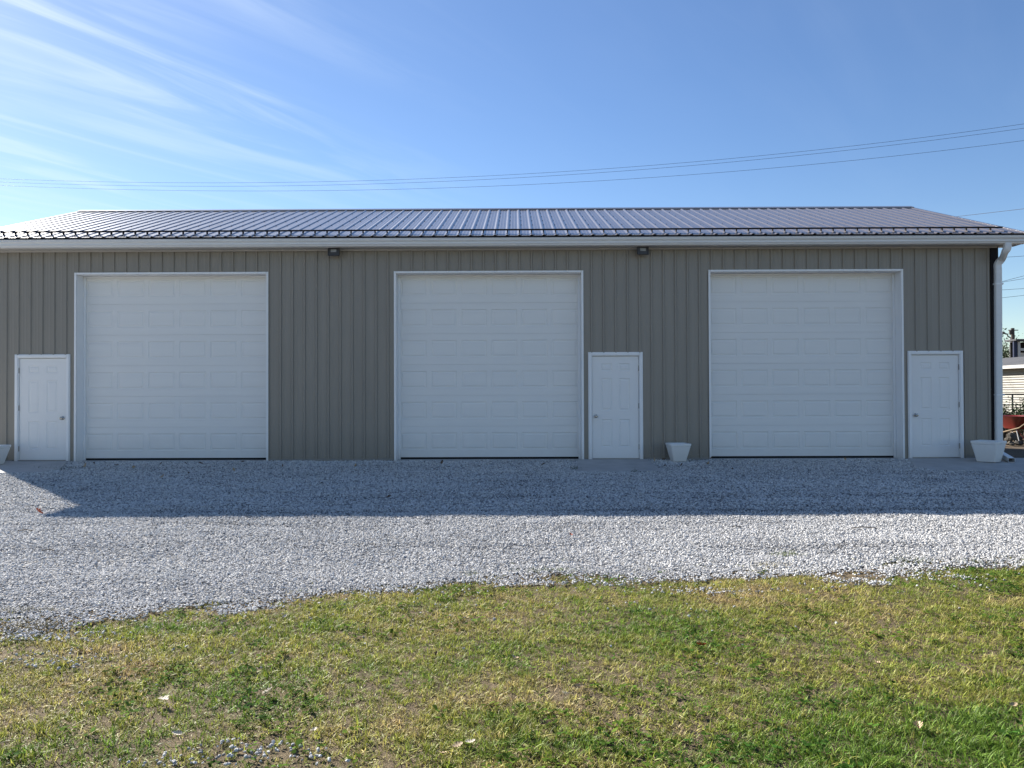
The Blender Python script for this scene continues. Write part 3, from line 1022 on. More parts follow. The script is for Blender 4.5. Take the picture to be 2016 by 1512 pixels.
# ---- grass
def leaf_mat(name, ramp, transl=0.35, rough=0.55):
    m = bpy.data.materials.new(name)
    m.use_nodes = True
    t = m.node_tree
    b = t.nodes['Principled BSDF']
    b.inputs['Roughness'].default_value = rough
    b.inputs['Specular IOR Level'].default_value = 0.3 if rough < 0.7 else 0.03
    r = nd(t, 'ShaderNodeValToRGB')
    els = r.color_ramp.elements
    els[0].position, els[0].color = ramp[0][0], (*ramp[0][1], 1)
    els[1].position, els[1].color = ramp[-1][0], (*ramp[-1][1], 1)
    for p, c in ramp[1:-1]:
        els.new(p).color = (*c, 1)
    t.links.new(inst_attr(t, 'tone'), r.inputs[0])
    va = nd(t, 'ShaderNodeAttribute', attribute_type='GEOMETRY', attribute_name='vary')
    sc_ = mth(t, 'MULTIPLY', mth(t, 'ADD', mth(t, 'MULTIPLY', inst_attr(t, 'shade'), 0.6), 0.7), mth(t, 'ADD', mth(t, 'MULTIPLY', va.outputs['Fac'], 1.1), 0.40))
    vm = nd(t, 'ShaderNodeVectorMath', operation='SCALE')
    t.links.new(r.outputs[0], vm.inputs[0])
    t.links.new(sc_, vm.inputs['Scale'])
    t.links.new(vm.outputs[0], b.inputs['Base Color'])
    tr = nd(t, 'ShaderNodeBsdfTranslucent')
    t.links.new(vm.outputs[0], tr.inputs['Color'])
    mx = nd(t, 'ShaderNodeMixShader')
    mx.inputs[0].default_value = transl
    t.links.new(b.outputs[0], mx.inputs[1])
    t.links.new(tr.outputs[0], mx.inputs[2])
    t.links.new(mx.outputs[0], t.nodes['Material Output'].inputs['Surface'])
    return m


GRASS_RAMP = [(0.0, (0.42, 0.31, 0.17)), (0.25, (0.47, 0.39, 0.15)), (0.50, (0.35, 0.35, 0.075)), (0.75, (0.25, 0.295, 0.045)), (1.0, (0.15, 0.25, 0.032))]
M_grass = leaf_mat('grass_blade', GRASS_RAMP)
M_weed = leaf_mat('weed_leaf', [(0.0, (0.15, 0.19, 0.03)), (0.5, (0.11, 0.18, 0.025)), (1.0, (0.05, 0.12, 0.02))], 0.3, 0.8)


def tuft(seed, nb, l0, l1, w0, w1, lean, spread, segs=3):
    rg = random.Random(seed)
    vs, fs, vary = [], [], []
    for _ in range(nb):
        a = rg.uniform(0, 2 * math.pi)
        L = rg.uniform(l0, l1)
        w = rg.uniform(w0, w1)
        bx, by = rg.gauss(0, spread), rg.gauss(0, spread)
        th = rg.gauss(0, 0.25) + lean * rg.uniform(0.4, 1.3)
        curl = rg.uniform(0.1, 1.0)
        d = Vector((math.cos(a), math.sin(a), 0))
        sd = Vector((-math.sin(a), math.cos(a), 0))
        sd = (sd + Vector((0, 0, rg.uniform(-0.5, 0.5)))).normalized()
        p = Vector((bx, by, -0.004))
        o = len(vs)
        vv = rg.random()
        for k in range(segs + 1):
            t = k / segs
            ww = w * (1 - 0.75 * t ** 1.6) / 2
            if k == segs:
                vs.append(tuple(p)); vary.append(vv)
            else:
                vs += [tuple(p - sd * ww), tuple(p + sd * ww)]; vary += [vv, vv]
            ang = th + curl * t
            p = p + (d * math.sin(ang) + Vector((0, 0, max(math.cos(ang), -0.25)))) * (L / segs)
        for k in range(segs - 1):
            fs.append((o + 2 * k, o + 2 * k + 1, o + 2 * k + 3, o + 2 * k + 2))
        k = segs - 1
        fs.append((o + 2 * k, o + 2 * k + 1, o + 2 * k + 2))
    return tuft_mesh(vs, fs, vary)


def tuft_mesh(vs, fs, vary):
    me = bpy.data.meshes.new('tuft')
    me.from_pydata(vs, [], fs)
    a = me.attributes.new('vary', 'FLOAT', 'POINT')
    a.data.foreach_set('value', np.array(vary, np.float32))
    for p in me.polygons:
        p.use_smooth = True
    return me


def broadleaf(seed, nl, l0, l1, ratio):
    """small rosette of rounded leaves (clover, plantain)"""
    rg = random.Random(seed)
    vs, fs, vary = [], [], []
    for _ in range(nl):
        a = rg.uniform(0, 6.283)
        L, h, r0 = rg.uniform(l0, l1), rg.uniform(0.008, 0.030), rg.uniform(0.0, 0.028)
        c = Vector((math.cos(a) * r0, math.sin(a) * r0, h))
        d = Vector((math.cos(a), math.sin(a), rg.uniform(-0.4, 0.5))).normalized()
        s = Vector((-math.sin(a), math.cos(a), rg.uniform(-0.3, 0.3)))
        o = len(vs)
        vv = rg.random()
        for t, w in ((0, 0), (0.25, 0.75), (0.6, 1.0), (0.9, 0.6), (1, 0)):
            m = c + d * (t * L)
            if w == 0:
                vs.append(tuple(m)); vary.append(vv)
            else:
                vs += [tuple(m - s * (w * L * ratio / 2)), tuple(m + s * (w * L * ratio / 2))]; vary += [vv, vv]
        fs += [(o, o + 2, o + 1), (o + 1, o + 2, o + 4, o + 3), (o + 3, o + 4, o + 6, o + 5), (o + 5, o + 6, o + 7)]
    return tuft_mesh(vs, fs, vary)


def grass():
    shapes = []
    for k in range(5):
        shapes.append(source('g', tuft(k, 9, 0.016, 0.042, 0.0026, 0.0052, 0.90, 0.012), M_grass))           # mown turf 0-4
    for k in range(3):
        shapes.append(source('g', tuft(20 + k, 10, 0.025, 0.062, 0.0020, 0.0040, 1.35, 0.018), M_grass))       # flattened straw 5-7
    for k in range(3):
        shapes.append(source('g', tuft(40 + k, 12, 0.030, 0.072, 0.0024, 0.0050, 0.85, 0.014), M_grass))       # long lush 8-10
    for k in range(2):
        shapes.append(source('g', broadleaf(60 + k, 7, 0.010, 0.020, 0.9), M_weed))                             # clover 11-12
    shapes.append(source('g', broadleaf(70, 6, 0.018, 0.034, 0.5), M_weed))                                    # plantain 13
    dens = 2000
    xa, ya, yb = 7.5, 2.0, 7.6
    n = int(2 * xa * (yb - ya) * dens)
    x, y = RNG.uniform(-xa, xa, n), RNG.uniform(ya, yb, n)
    ed = edge_y(x) - y - 0.75 * (fbm(x * 2.6 + 40, y * 3.2 + 40, 77, 5) - 0.5)      # > 0 inside the lawn
    keep = (np.abs(x) < 0.70 * y + 1.0)
    lawn = np.clip(0.20 + ed / 0.26, 0, 1)
    lawn = np.where(ed < 0, 0.9 * np.exp(ed / 0.12) * (fbm(x * 5, y * 5, 91) > 0.585), lawn)
    bare = fbm(x * 1.7 + 3, y * 1.7 + 8, 55, 4)
    cover = np.clip((bare - 0.32) / 0.16, 0.66, 1)

    def blob(u, v, rx, ry, amp=1.0):
        c = gr(u, v)
        return amp * np.exp(-(((x - c.x) / rx) ** 2 + ((y - c.y) / ry) ** 2))
    bald = np.clip(blob(500, 1485, 0.24, 0.11, 0.75) + blob(620, 1500, 0.25, 0.10, 0.45) + blob(60, 1290, 0.5, 0.16, 0.6) + blob(1690, 1134, 0.35, 0.12, 1.1) + blob(1250, 1155, 0.4, 0.10, 0.5) + blob(760, 1350, 0.25, 0.12, 0.4) + blob(1120, 1370, 0.2, 0.08, 0.6), 0, 0.97)
    keep &= RNG.random(n) < lawn * cover * (1 - bald)
    lush = np.clip(blob(1950, 1470, 0.75, 0.62, 1.25) + blob(1620, 1500, 0.55, 0.20, 0.9) + blob(980, 1415, 0.20, 0.10, 1.2) + blob(1060, 1470, 0.45, 0.14, 0.65) + blob(60, 1480, 0.35, 0.2, 0.5)
                   + blob(1380, 1270, 0.5, 0.16, 0.35) + blob(2016, 1250, 0.5, 0.4, 0.5), 0, 1.1)
    gn = fbm(x * 1.3 + 20, y * 2.0 + 30, 201, 5)
    fine = fbm(x * 7, y * 9, 301, 3)
    tone = 0.68 + 1.25 * (gn - 0.5) + 0.7 * (fine - 0.5) + 0.42 * lush
    # straw-coloured margin beside the gravel
    tone -= 0.20 * np.exp(-np.abs(ed) / 0.25)
    tone -= blob(1400, 1165, 0.9, 0.25, 0.20)
    tone = np.clip(tone + RNG.normal(0, 0.13, n), 0, 1)
    typ = RNG.integers(0, 5, n)
    u = RNG.random(n)
    typ = np.where((u < 0.19 - 0.15 * np.clip(lush, 0, 1)), RNG.integers(5, 8, n), typ)
    tone = np.where((typ >= 5) & (typ < 8), tone * 0.55, tone)
    u2 = RNG.random(n)
    typ = np.where(u2 < lush * 0.55, RNG.integers(8, 11, n), typ)
    cl = fbm(x * 2.6 + 70, y * 2.6 + 70, 401, 3)
    u3 = RNG.random(n)
    typ = np.where((cl > 0.58) & (u3 < 0.10), RNG.integers(11, 13, n), typ)
    typ = np.where((u3 > 0.9965), 13, typ)
    s = RNG.uniform(0.75, 1.3, n) * (0.85 + 0.35 * fbm(x * 5, y * 5, 501, 2)) * np.where(ed < 0.1, 0.9, 1.0)
    i = np.nonzero(keep)[0]
    x, y, tone, typ, s = x[i], y[i], tone[i], typ[i], s[i]
    n = len(i)
    z = gz(y) - 0.006 + 0.012 * (fbm(x * 0.9 + 50, y * 0.9 + 50, 5) - 0.5)
    rot = np.stack([RNG.normal(0, 0.12, n), RNG.normal(0, 0.12, n), RNG.uniform(0, 6.28, n)], 1)
    print('grass tufts', n)
    scatter('lawn_grass', np.stack([x, y, z], 1), rot, np.stack([s, s, s * RNG.uniform(0.8, 1.15, n)], 1), typ, shapes, {'tone': tone, 'shade': RNG.random(n)},
            'patchy mown grass turning straw-coloured, with clover and lush green spots', 'grass')


grass()


# ---- single grass clumps standing in the gravel and beside the stoops
def mesh_mat(name, col, rough=0.6):
    return mat(name, col, rough, 0.3, var=0.35, vscale=60)


M_clump = mesh_mat('clump_green', (0.13, 0.17, 0.03))
M_clumpd = mesh_mat('clump_dark', (0.055, 0.085, 0.022))
M_clumps = mesh_mat('clump_straw', (0.24, 0.20, 0.08))


def clump(u, v, seed, rx, ry, nb, l, m, label):
    c = gr(u, v)
    rg = random.Random(seed)
    mb = MB()
    for _ in range(nb):
        bx, by = c.x + rg.gauss(0, rx), c.y + rg.gauss(0, ry)
        a, L, w = rg.uniform(0, 6.283), l * rg.uniform(0.5, 1.3), rg.uniform(0.003, 0.006)
        d, sd = Vector((math.cos(a), math.sin(a), 0)), Vector((-math.sin(a), math.cos(a), rg.uniform(-0.4, 0.4)))
        p = Vector((bx, by, gz(by) + 0.004))
        th = rg.uniform(0.2, 1.1)
        vs = []
        for k in range(4):
            ww = w * (1 - k / 3.3) / 2
            vs += [p - sd * ww, p + sd * ww]
            p = p + (d * math.sin(th + k * 0.25) + Vector((0, 0, math.cos(th + k * 0.25)))) * (L / 3)
        mb.add(vs, [(0, 1, 3, 2), (2, 3, 5, 4), (4, 5, 7, 6)])
    tag(obj('grass_clump', mb, m, None, (c.x, c.y, gz(c.y))), label, 'grass clump', 'grass clumps in the gravel')


clump(1550, 1094, 1, 0.07, 0.04, 90, 0.05, M_clump, 'bright green grass clump standing alone in the sunlit gravel')
clump(1087, 1127, 2, 0.12, 0.035, 150, 0.05, M_clump, 'wide low green grass clump at the crest of the lawn edge')
clump(1795, 1108, 3, 0.11, 0.05, 130, 0.06, M_clumpd, 'dark sprawling grass clump on gravel beside the bare dusty patch')
clump(1910, 1110, 4, 0.10, 0.05, 110, 0.05, M_clumpd, 'dark green grass clump at the lawn edge near the garage corner side')
clump(50, 1205, 5, 0.16, 0.035, 170, 0.045, M_clumps, 'straw-green grass clump lying long and thin in the gravel')
clump(62, 1236, 6, 0.16, 0.06, 260, 0.05, M_clumps, 'bushy yellowish grass clump on gravel where the lawn thins out')
clump(925, 1133, 7, 0.05, 0.03, 60, 0.04, M_clump, 'tiny green grass clump in gravel above the lawn edge')
clump(1515, 1115, 8, 0.08, 0.05, 90, 0.05, M_clumps, 'thin brownish grass clump between gravel and lawn')
clump(118, 923, 9, 0.28, 0.12, 200, 0.07, M_clumpd, 'dark grass clump along the ragged corner of the concrete stoop')
clump(1250, 931, 10, 0.05, 0.05, 45, 0.10, M_clumpd, 'dark upright grass clump at the front edge of the small stoop')
clump(1132, 924, 11, 0.05, 0.09, 50, 0.07, M_clumpd, 'dark grass clump at the side of the small stoop')


# ---- fallen leaves
def leaf_colour(name, c):
    m = leaf_mat(name, [(0, c), (1, c)], 0.25, 0.6)
    return m


def dry(name, c):
    m = mat(name, c, 0.65, 0.3, var=0.25, vscale=35)
    return m


L_tan, L_pale, L_brown, L_rust = dry('leaf_tan', (0.42, 0.31, 0.19)), dry('leaf_pale', (0.52, 0.46, 0.36)), dry('leaf_brown', (0.10, 0.06, 0.035)), dry('leaf_rust', (0.40, 0.085, 0.030))


def oak_leaf(L, rg):
    """lobed outline, folded along its midrib and curled"""
    side = []
    nl = 4
    for k in range(nl):
        t0, t1 = 0.14 + 0.20 * k, 0.14 + 0.20 * k + 0.11
        wl = (0.20, 0.32, 0.28, 0.17)[k] * rg.uniform(0.85, 1.15)
        side += [(t0, 0.07), (t0 + 0.05, wl), (t1 + 0.03, wl * 0.92)]
    side.append((0.97, 0.07))
    mid = [t for t, _ in side]
    vs, fs = [], []
    curl, fold = rg.uniform(0.6, 2.0), rg.uniform(0.2, 0.9)
    def pos(t, w):
        a = (t - 0.5) * curl
        return ((math.sin(a) / curl) * L, w * L * math.cos(fold), (abs(w) * math.sin(fold) + (1 - math.cos(a)) / curl) * L)
    n = len(side)
    vs += [pos(t, 0) for t in mid] + [pos(t, w) for t, w in side] + [pos(t, -w) for t, w in side] + [pos(0.04, 0), pos(1.0, 0), pos(-0.15, 0.012), pos(-0.15, -0.012)]
    for i in range(n - 1):
        fs += [(i, i + 1, n + i + 1, n + i), (i, 2 * n + i, 2 * n + i + 1, i + 1)]
    a, b = 3 * n, 3 * n + 1
    fs += [(a, 0, n), (a, 2 * n, 0), (b, 2 * n - 1, n - 1), (b, n - 1, 3 * n - 1), (a, a + 2, a + 3)]
    return vs, fs


def leaf(u, v, L, m, label, group=None, seed=0, tilt=(0.2, 0.2)):
    rg = random.Random(seed * 7 + int(u))
    c = gr(u, v)
    vs, fs = oak_leaf(L, rg)
    mb = MB()
    mb.add(vs, fs)
    M = Matrix.Translation((c.x, c.y, gz(c.y) + (0.045 if c.y > 6 else 0.024))) @ Matrix.Rotation(rg.uniform(0, 6.28), 4, 'Z') @ Matrix.Rotation(rg.gauss(0, 1) * tilt[0], 4, 'X') @ Matrix.Rotation(rg.gauss(0, 1) * tilt[1], 4, 'Y')
    mb.xform(M)
    tag(obj('fallen_leaf', mb, m, None, (c.x, c.y, gz(c.y) + 0.01), smooth=True), label, 'leaf', group)


leaf(76, 1014, 0.11, L_rust, 'red fallen leaf standing up on the sunlit gravel', seed=1, tilt=(0.9, 0.6))
leaf(1124, 1062, 0.07, L_rust, 'small orange fallen leaf on the sunlit gravel', seed=2)
leaf(322, 1388, 0.085, L_pale, 'large pale grey curled oak leaf on the lawn', seed=3)
leaf(528, 1372, 0.085, L_pale, 'pale bleached flat leaf on the lawn near the stony patch', seed=4, tilt=(0.1, 0.1))
leaf(618, 1450, 0.06, L_pale, 'pale star-shaped dry leaf beside the stony patch', seed=5)
leaf(1380, 1278, 0.075, L_rust, 'rust-brown fallen leaf in greener grass', seed=6)
leaf(1809, 1442, 0.085, L_tan, 'pinkish tan leaf standing upright in lush grass', seed=7, tilt=(1.1, 0.5))
G = 'small dry leaves on the lawn'
for i, (u, v) in enumerate([(1728, 1315), (925, 1472), (870, 1494), (858, 1298), (1012, 1302), (1180, 1310), (2008, 1205), (2010, 1245), (1995, 1398), (1112, 1375), (1140, 1362), (1075, 1435), (900, 1478), (350, 1455), (170, 1350), (420, 1240), (440, 1232), (560, 1222)]):
    leaf(u, v, 0.055, (L_tan, L_pale, L_tan, L_brown)[i % 4], ('small tan curled dry leaf lying on the lawn', 'small pale bleached dry leaf lying on the lawn', 'small tan curled dry leaf lying on the lawn', 'small dark brown dry leaf lying on the lawn')[i % 4], G, seed=20 + i)
G = 'brown leaves on the shaded gravel'
for i, (u, v) in enumerate([(168, 921), (186, 917), (230, 921), (262, 924), (318, 917), (365, 917), (460, 930), (478, 914), (395, 917), (320, 944), (370, 937), (555, 921), (700, 922), (870, 915), (1070, 919), (1290, 910), (1306, 909), (1309, 922), (1394, 918), (1400, 908), (1440, 927), (1665, 909), (1340, 919), (765, 985)]):
    leaf(u, v, 0.10, L_brown if i % 3 else L_tan, ('dark brown' if i % 3 else 'tan') + ' leaf on shaded gravel ' + ('by the overhead door beside the ragged stoop' if u < 540 else 'by the overhead door beside the small square stoop' if u < 1150 else 'around the small white planter'), G, seed=50 + i, tilt=(1.0, 0.8))
G = 'dark twigs on the gravel'
for i, (u, v, l) in enumerate([(50, 1050, 0.16), (95, 1090, 0.12), (1450, 1043, 0.1), (1700, 1045, 0.25)]):
    c = gr(u, v)
    z = gz(c.y) + 0.03
    tag(obj('twig', MB().tube([(c.x - l / 2, c.y, z), (c.x, c.y + 0.015, z + 0.008), (c.x + l / 2, c.y - 0.01, z)], 0.005, 5, up=(0, 0, 1)), M_bark, None, (c.x, c.y, z)), 'short dark twig lying on the sunlit gravel', 'twig', G)

# ------------------------------------------------------------------ right background
# wheelbarrow, backlit, on bare earth
WBY = 20.6
wz = gz(WBY)
pL = at(1974, 819, WBY)
cx = pL.x + 0.44
wb = thing('wheelbarrow', (cx, WBY, wz), 'red wheelbarrow standing on bare earth beyond the garage corner', 'wheelbarrow')
rim_z = pL.z
tray = MB()
lay = [(0.36, 0.62, rim_z), (0.345, 0.60, rim_z - 0.01), (0.20, 0.32, rim_z - 0.34), (0.19, 0.30, rim_z - 0.335), (0.33, 0.585, rim_z - 0.008), (0.35, 0.61, rim_z + 0.006)]


def oval(a, b, z):
    return [(cx + a * math.copysign(abs(math.cos(t)) ** 0.55, math.cos(t)), WBY + 0.1 + b * math.copysign(abs(math.sin(t)) ** 0.55, math.sin(t)), z) for t in [2 * math.pi * k / 24 for k in range(24)]]


vs = [v for l in lay for v in oval(*l)]
tray.add(vs, [(k * 24 + i, k * 24 + (i + 1) % 24, (k + 1) * 24 + (i + 1) % 24, (k + 1) * 24 + i) for k in (0, 1, 3, 4) for i in range(24)] + [(5 * 24 + i, 5 * 24 + (i + 1) % 24, (i + 1) % 24, i) for i in range(24)]
         + [tuple(range(48, 72)), tuple(range(72, 96))])
obj('tray', tray, M_red, wb, smooth=True)
for s in (-1, 1):
    obj('handle', MB().tube([(cx + s * 0.30, WBY - 0.85, rim_z - 0.10), (cx + s * 0.26, WBY - 0.4, rim_z - 0.30), (cx + s * 0.10, WBY + 0.75, wz + 0.22)], 0.02, 8), M_wood, wb)
    obj('leg', MB().tube([(cx + s * 0.18, WBY - 0.15, rim_z - 0.34), (cx + s * 0.22, WBY - 0.34, wz + 0.02), (cx + s * 0.20, WBY - 0.20, wz + 0.012), (cx + s * 0.15, WBY + 0.10, rim_z - 0.36)], 0.014, 6), M_pgrey, wb)
    obj('brace', MB().tube([(cx + s * 0.16, WBY - 0.12, rim_z - 0.33), (cx + s * 0.05, WBY - 0.30, wz + 0.10)], 0.012, 6), M_red, wb)
wh = obj('wheel', MB().lathe([(0.10, -0.03), (0.17, -0.045), (0.20, -0.025), (0.20, 0.025), (0.17, 0.045), (0.10, 0.03)], (cx, WBY + 0.80, wz + 0.20), 'x', 20), M_tyre, wb, smooth=True)
obj('hub', MB().lathe([(0.0, -0.05), (0.03, -0.05), (0.11, -0.02), (0.11, 0.02), (0.03, 0.05), (0.0, 0.05)], (cx, WBY + 0.80, wz + 0.20), 'x', 12), M_pgrey, wh)


def rock(name, c, r, seed, m=M_rock):
    import bmesh
    rg = random.Random(seed)
    bm = bmesh.new()
    bmesh.ops.create_icosphere(bm, subdivisions=2, radius=1)
    off = [rg.uniform(0, 50) for _ in range(3)]
    from mathutils import noise
    for v in bm.verts:
        v.co *= 1 + 0.35 * noise.noise(v.co * 1.3 + Vector(off))
        v.co = Vector((v.co.x * r[0], v.co.y * r[1], max(v.co.z, -0.5) * r[2]))
    me = bpy.data.meshes.new(name)
    bm.to_mesh(me)
    bm.free()
    me.materials.append(m)
    return link(name, me, c, None)


c = at(1992, 851, 20.0)
o = rock('boulder', (c.x, 20.0, wz + 0.18), (0.13, 0.12, 0.14), 5)
tag(o, 'grey rounded stone on top of the rubble in front of the red wheelbarrow', 'stone')
rb = MB()
rg = random.Random(9)
for k in range(34):
    yy = 19.7 + rg.uniform(0, 1.3)
    xx = at(1985, 850, yy).x + rg.uniform(-0.5, 0.75)
    rr_ = rg.uniform(0.04, 0.10)
    zz = gz(yy) + rr_ * 0.3 + rg.uniform(0, 0.10)
    m3 = Matrix.Translation((xx, yy, zz)) @ Matrix.Rotation(rg.uniform(0, 6), 4, 'Z') @ Matrix.Rotation(rg.uniform(-0.5, 0.5), 4, 'X')
    q = MB().lathe([(0, -0.5 * rr_), (0.8 * rr_, -0.4 * rr_), (1.1 * rr_, 0), (0.7 * rr_, 0.45 * rr_), (0, 0.55 * rr_)], (0, 0, 0), 'z', 7)
    q.v = [(a * rg.uniform(0.8, 1.3), b * rg.uniform(0.8, 1.2), c_ * rg.uniform(0.8, 1.2)) for a, b, c_ in q.v]
    q.xform(m3)
    rb.add(q.v, q.f)
tag(obj('rubble', rb, M_rock, None, (13.2, 20.3, wz)), 'heap of small dark stones under the red wheelbarrow', 'rubble', kind='stuff')

# low neighbouring house: cream clapboard wall facing west, grey roof
HX = at(1994, 760, 30.0).x
hy0, hy1 = 25.0, 40.0
hz0, eave = -0.12, at(1994, 721, 30.0).z
house = thing('neighbour_house', (HX + 2.3, 32.5, hz0), 'low house with cream clapboard siding and a grey shingle roof behind the fence', 'house')
wallo = obj('wall', MB().box(HX + 0.03, HX + 4.4, hy0, hy1, hz0, eave), M_white, house)
nb = 24
ph = (eave - hz0 - 0.05) / nb
cb = MB()
cb.add([(x, y, z) for y in (hy0 - 0.01, hy1) for x, z in ((HX - 0.052, 0.0), (HX - 0.002, ph), (HX + 0.02, ph), (HX + 0.02, 0.0))], [(0, 4, 5, 1), (1, 5, 6, 2), (2, 6, 7, 3), (3, 7, 4, 0), (0, 1, 2, 3), (4, 7, 6, 5)])
cbm = cb.mesh('clapboard', (HX, 32.5, 0))
cbm.materials.append(M_sid)
for k in range(nb):
    link('clapboard', cbm, (HX, 32.5, hz0 + 0.02 + k * ph), wallo)
obj('roof', MB().add([(HX - 0.32, y, eave + 0.02) for y in (hy0 - 0.3, hy1 + 0.3)] + [(HX + 2.3, y, eave + 0.50) for y in (hy0 - 0.3, hy1 + 0.3)] + [(HX + 4.9, y, eave + 0.02) for y in (hy0 - 0.3, hy1 + 0.3)]
                     + [(HX - 0.32, y, eave - 0.02) for y in (hy0 - 0.3, hy1 + 0.3)] + [(HX + 4.9, y, eave - 0.02) for y in (hy0 - 0.3, hy1 + 0.3)],
                     [(0, 1, 3, 2), (2, 3, 5, 4), (0, 6, 7, 1), (4, 5, 9, 8), (6, 8, 9, 7), (0, 2, 4, 8, 6), (1, 7, 9, 5, 3)]), M_shing, house)
obj('fascia', MB().box(HX - 0.345, HX - 0.322, hy0 - 0.3, hy1 + 0.3, eave - 0.10, eave + 0.022), M_white, house)
obj('soffit', MB().box(HX - 0.32, HX + 0.0, hy0 - 0.25, hy1 + 0.25, eave - 0.06, eave - 0.025), M_white, house)

# dark metal picket fence
FY = 24.5
fx0, fx1 = 11.0, 17.6
fz = gz(FY)
fence = thing('picket_fence', ((fx0 + fx1) / 2, FY, fz), 'dark thin metal fence in front of the cream house', 'fence')
for v in (776, 797):
    z = at(1994, v, FY).z
    obj('rail', MB().box(fx0, fx1, FY - 0.015, FY + 0.015, z - 0.018, z + 0.018), M_fence, fence)
x = fx0 + 0.05
i = 0
pk = MB().box(-0.009, 0.009, -0.028, -0.016, 0, 1)
pkm = pk.mesh('picket')
pkm.materials.append(M_fence)
while x < fx1:
    o = link('post' if i % 12 == 0 else 'picket', pkm, (x, FY, fz + 0.02 if i % 12 else fz - 0.05), fence)
    top_ = at(1994, 773 if i % 12 == 0 else 796.5, FY).z
    o.scale = (2.4, 2.0, top_ - fz + 0.02) if i % 12 == 0 else (1, 1, top_ - fz)
    x += 0.13
    i += 1


# bare straggly shrub in front of the fence
def branches(mb, p, d, L, r, rg, depth, tips):
    pts = [p]
    q = Vector(p)
    dd = Vector(d)
    for k in range(4):
        dd = (dd + Vector((rg.gauss(0, 0.22), rg.gauss(0, 0.22), rg.gauss(0.03, 0.15)))).normalized()
        q = q + dd * (L / 4)
        pts.append(q.copy())
    mb.tube(pts, lambda t: r * (1 - 0.6 * t), 5)
    if depth == 0:
        tips.append((q, dd))
        return
    for k in range(rg.randint(2, 4)):
        s = pts[rg.randint(1, 4)]
        nd_ = (dd + Vector((rg.uniform(-1, 1), rg.uniform(-1, 1), rg.uniform(-0.3, 0.8)))).normalized()
        branches(mb, s, nd_, L * rg.uniform(0.5, 0.8), r * 0.55, rg, depth - 1, tips)


def leaf_faces(tips, rg, n, sp, s0, s1):
    mb = MB()
    for q, dd in tips:
        for _ in range(n):
            c = Vector(q) + Vector((rg.gauss(0, sp), rg.gauss(0, sp), rg.gauss(0, sp * 0.8)))
            a = Vector((rg.uniform(-1, 1), rg.uniform(-1, 1), rg.uniform(-1, 1))).normalized()
            b = a.cross(Vector((rg.uniform(-1, 1), rg.uniform(-1, 1), rg.uniform(-1, 1)))).normalized()
            s = rg.uniform(s0, s1)
            mb.add([c - a * s, c + b * s * 0.45, c + a * s, c - b * s * 0.45], [(0, 1, 2), (0, 2, 3)])
    return mb


M_leafd = mat('dark_foliage', (0.045, 0.070, 0.025), 0.6, 0.3, var=0.4, vscale=3)
for (u, yy, seed, hgt, lab) in ((1985, 22.6, 4, 1.0, 'bare straggly shrub between the wheelbarrow and the dark fence, taller one'), (2012, 23.2, 8, 0.8, 'bare straggly shrub between the wheelbarrow and the dark fence, shorter one'), (1994, 21.9, 15, 0.72, 'dense low dark shrub right behind the red wheelbarrow')):
    b = at(u, 850, yy)
    z = gz(yy)
    t = thing('shrub', (b.x, yy, z), lab, 'shrub')
    rg = random.Random(seed)
    mb, tips = MB(), []
    for k in range(11):
        branches(mb, Vector((b.x + rg.uniform(-0.3, 0.3), yy + rg.uniform(-0.1, 0.1), z - 0.02)), Vector((rg.uniform(-0.6, 0.6), rg.uniform(-0.4, 0.4), 1)).normalized(), hgt * rg.uniform(0.6, 0.95), 0.018, rg, 2, tips)
    obj('stems', mb, M_bark, t)
    obj('leaves', leaf_faces(tips, rg, 7 if seed < 15 else 22, 0.07, 0.025, 0.05), M_leafd, t)


# tree far behind
def tree(u, v_top, Y, rad, seed, label):
    p = at(u, v_top, Y)
    H = p.z + 0.1
    t = thing('tree', (p.x, Y, -0.1), label, 'tree', 'trees far behind the house')
    rg = random.Random(seed)
    mb, tips = MB(), []
    mb.tube([(p.x, Y, -0.15), (p.x + 0.1, Y, H * 0.25), (p.x - 0.05, Y + 0.1, H * 0.55)], lambda s: 0.22 - 0.1 * s, 8)
    for k in range(11):
        st = Vector((p.x, Y, H * rg.uniform(0.18, 0.52)))
        a = rg.uniform(0, 6.28)
        branches(mb, st, Vector((math.cos(a), math.sin(a), rg.uniform(0.2, 1.2))).normalized(), rad * rg.uniform(0.6, 1.0), 0.07, rg, 2, tips)
    obj('trunk', mb, M_bark, t)
    obj('crown', leaf_faces(tips, rg, 26, 0.30, 0.07, 0.16), M_leafd, t)


tree(1962, 655, 62, 3.4, 3, 'dark leafy tree whose upper crown rises over the grey roof')
tree(1978, 682, 75, 3.6, 6, 'lower dark leafy tree standing behind the two poles')
tree(2040, 690, 90, 4.0, 12, 'far leafy tree behind the open blue and white building')

# poles
PY = 58.0
p = at(1993.5, 646, PY)
t = thing('utility_pole', (p.x, PY, -0.1), 'tall dark wooden utility pole with a transformer', 'pole')
obj('shaft', MB().tube([(p.x + 0.12, PY, -0.2), (p.x, PY, p.z)], 0.12, 10), M_pole, t)
zt = at(1993, 654.5, PY).z
obj('transformer', MB().lathe([(0, -0.16), (0.10, -0.15), (0.11, 0.12), (0.06, 0.16), (0, 0.16)], (p.x - 0.21, PY - 0.1, zt), 'z', 12), M_pole, t)
obj('crossarm', MB().box(p.x - 0.32, p.x + 0.40, PY - 0.05, PY + 0.05, zt + 0.14, zt + 0.20), M_pole, t)
p2 = at(1989.5, 664, PY + 3)
t = thing('street_lamp', (p2.x, PY + 3, -0.1), 'pale slim lamp pole with a bent arm beside the utility pole', 'street lamp')
obj('shaft', MB().tube([(p2.x, PY + 3, -0.2), (p2.x, PY + 3, p2.z)], 0.075, 8), M_pgrey, t)
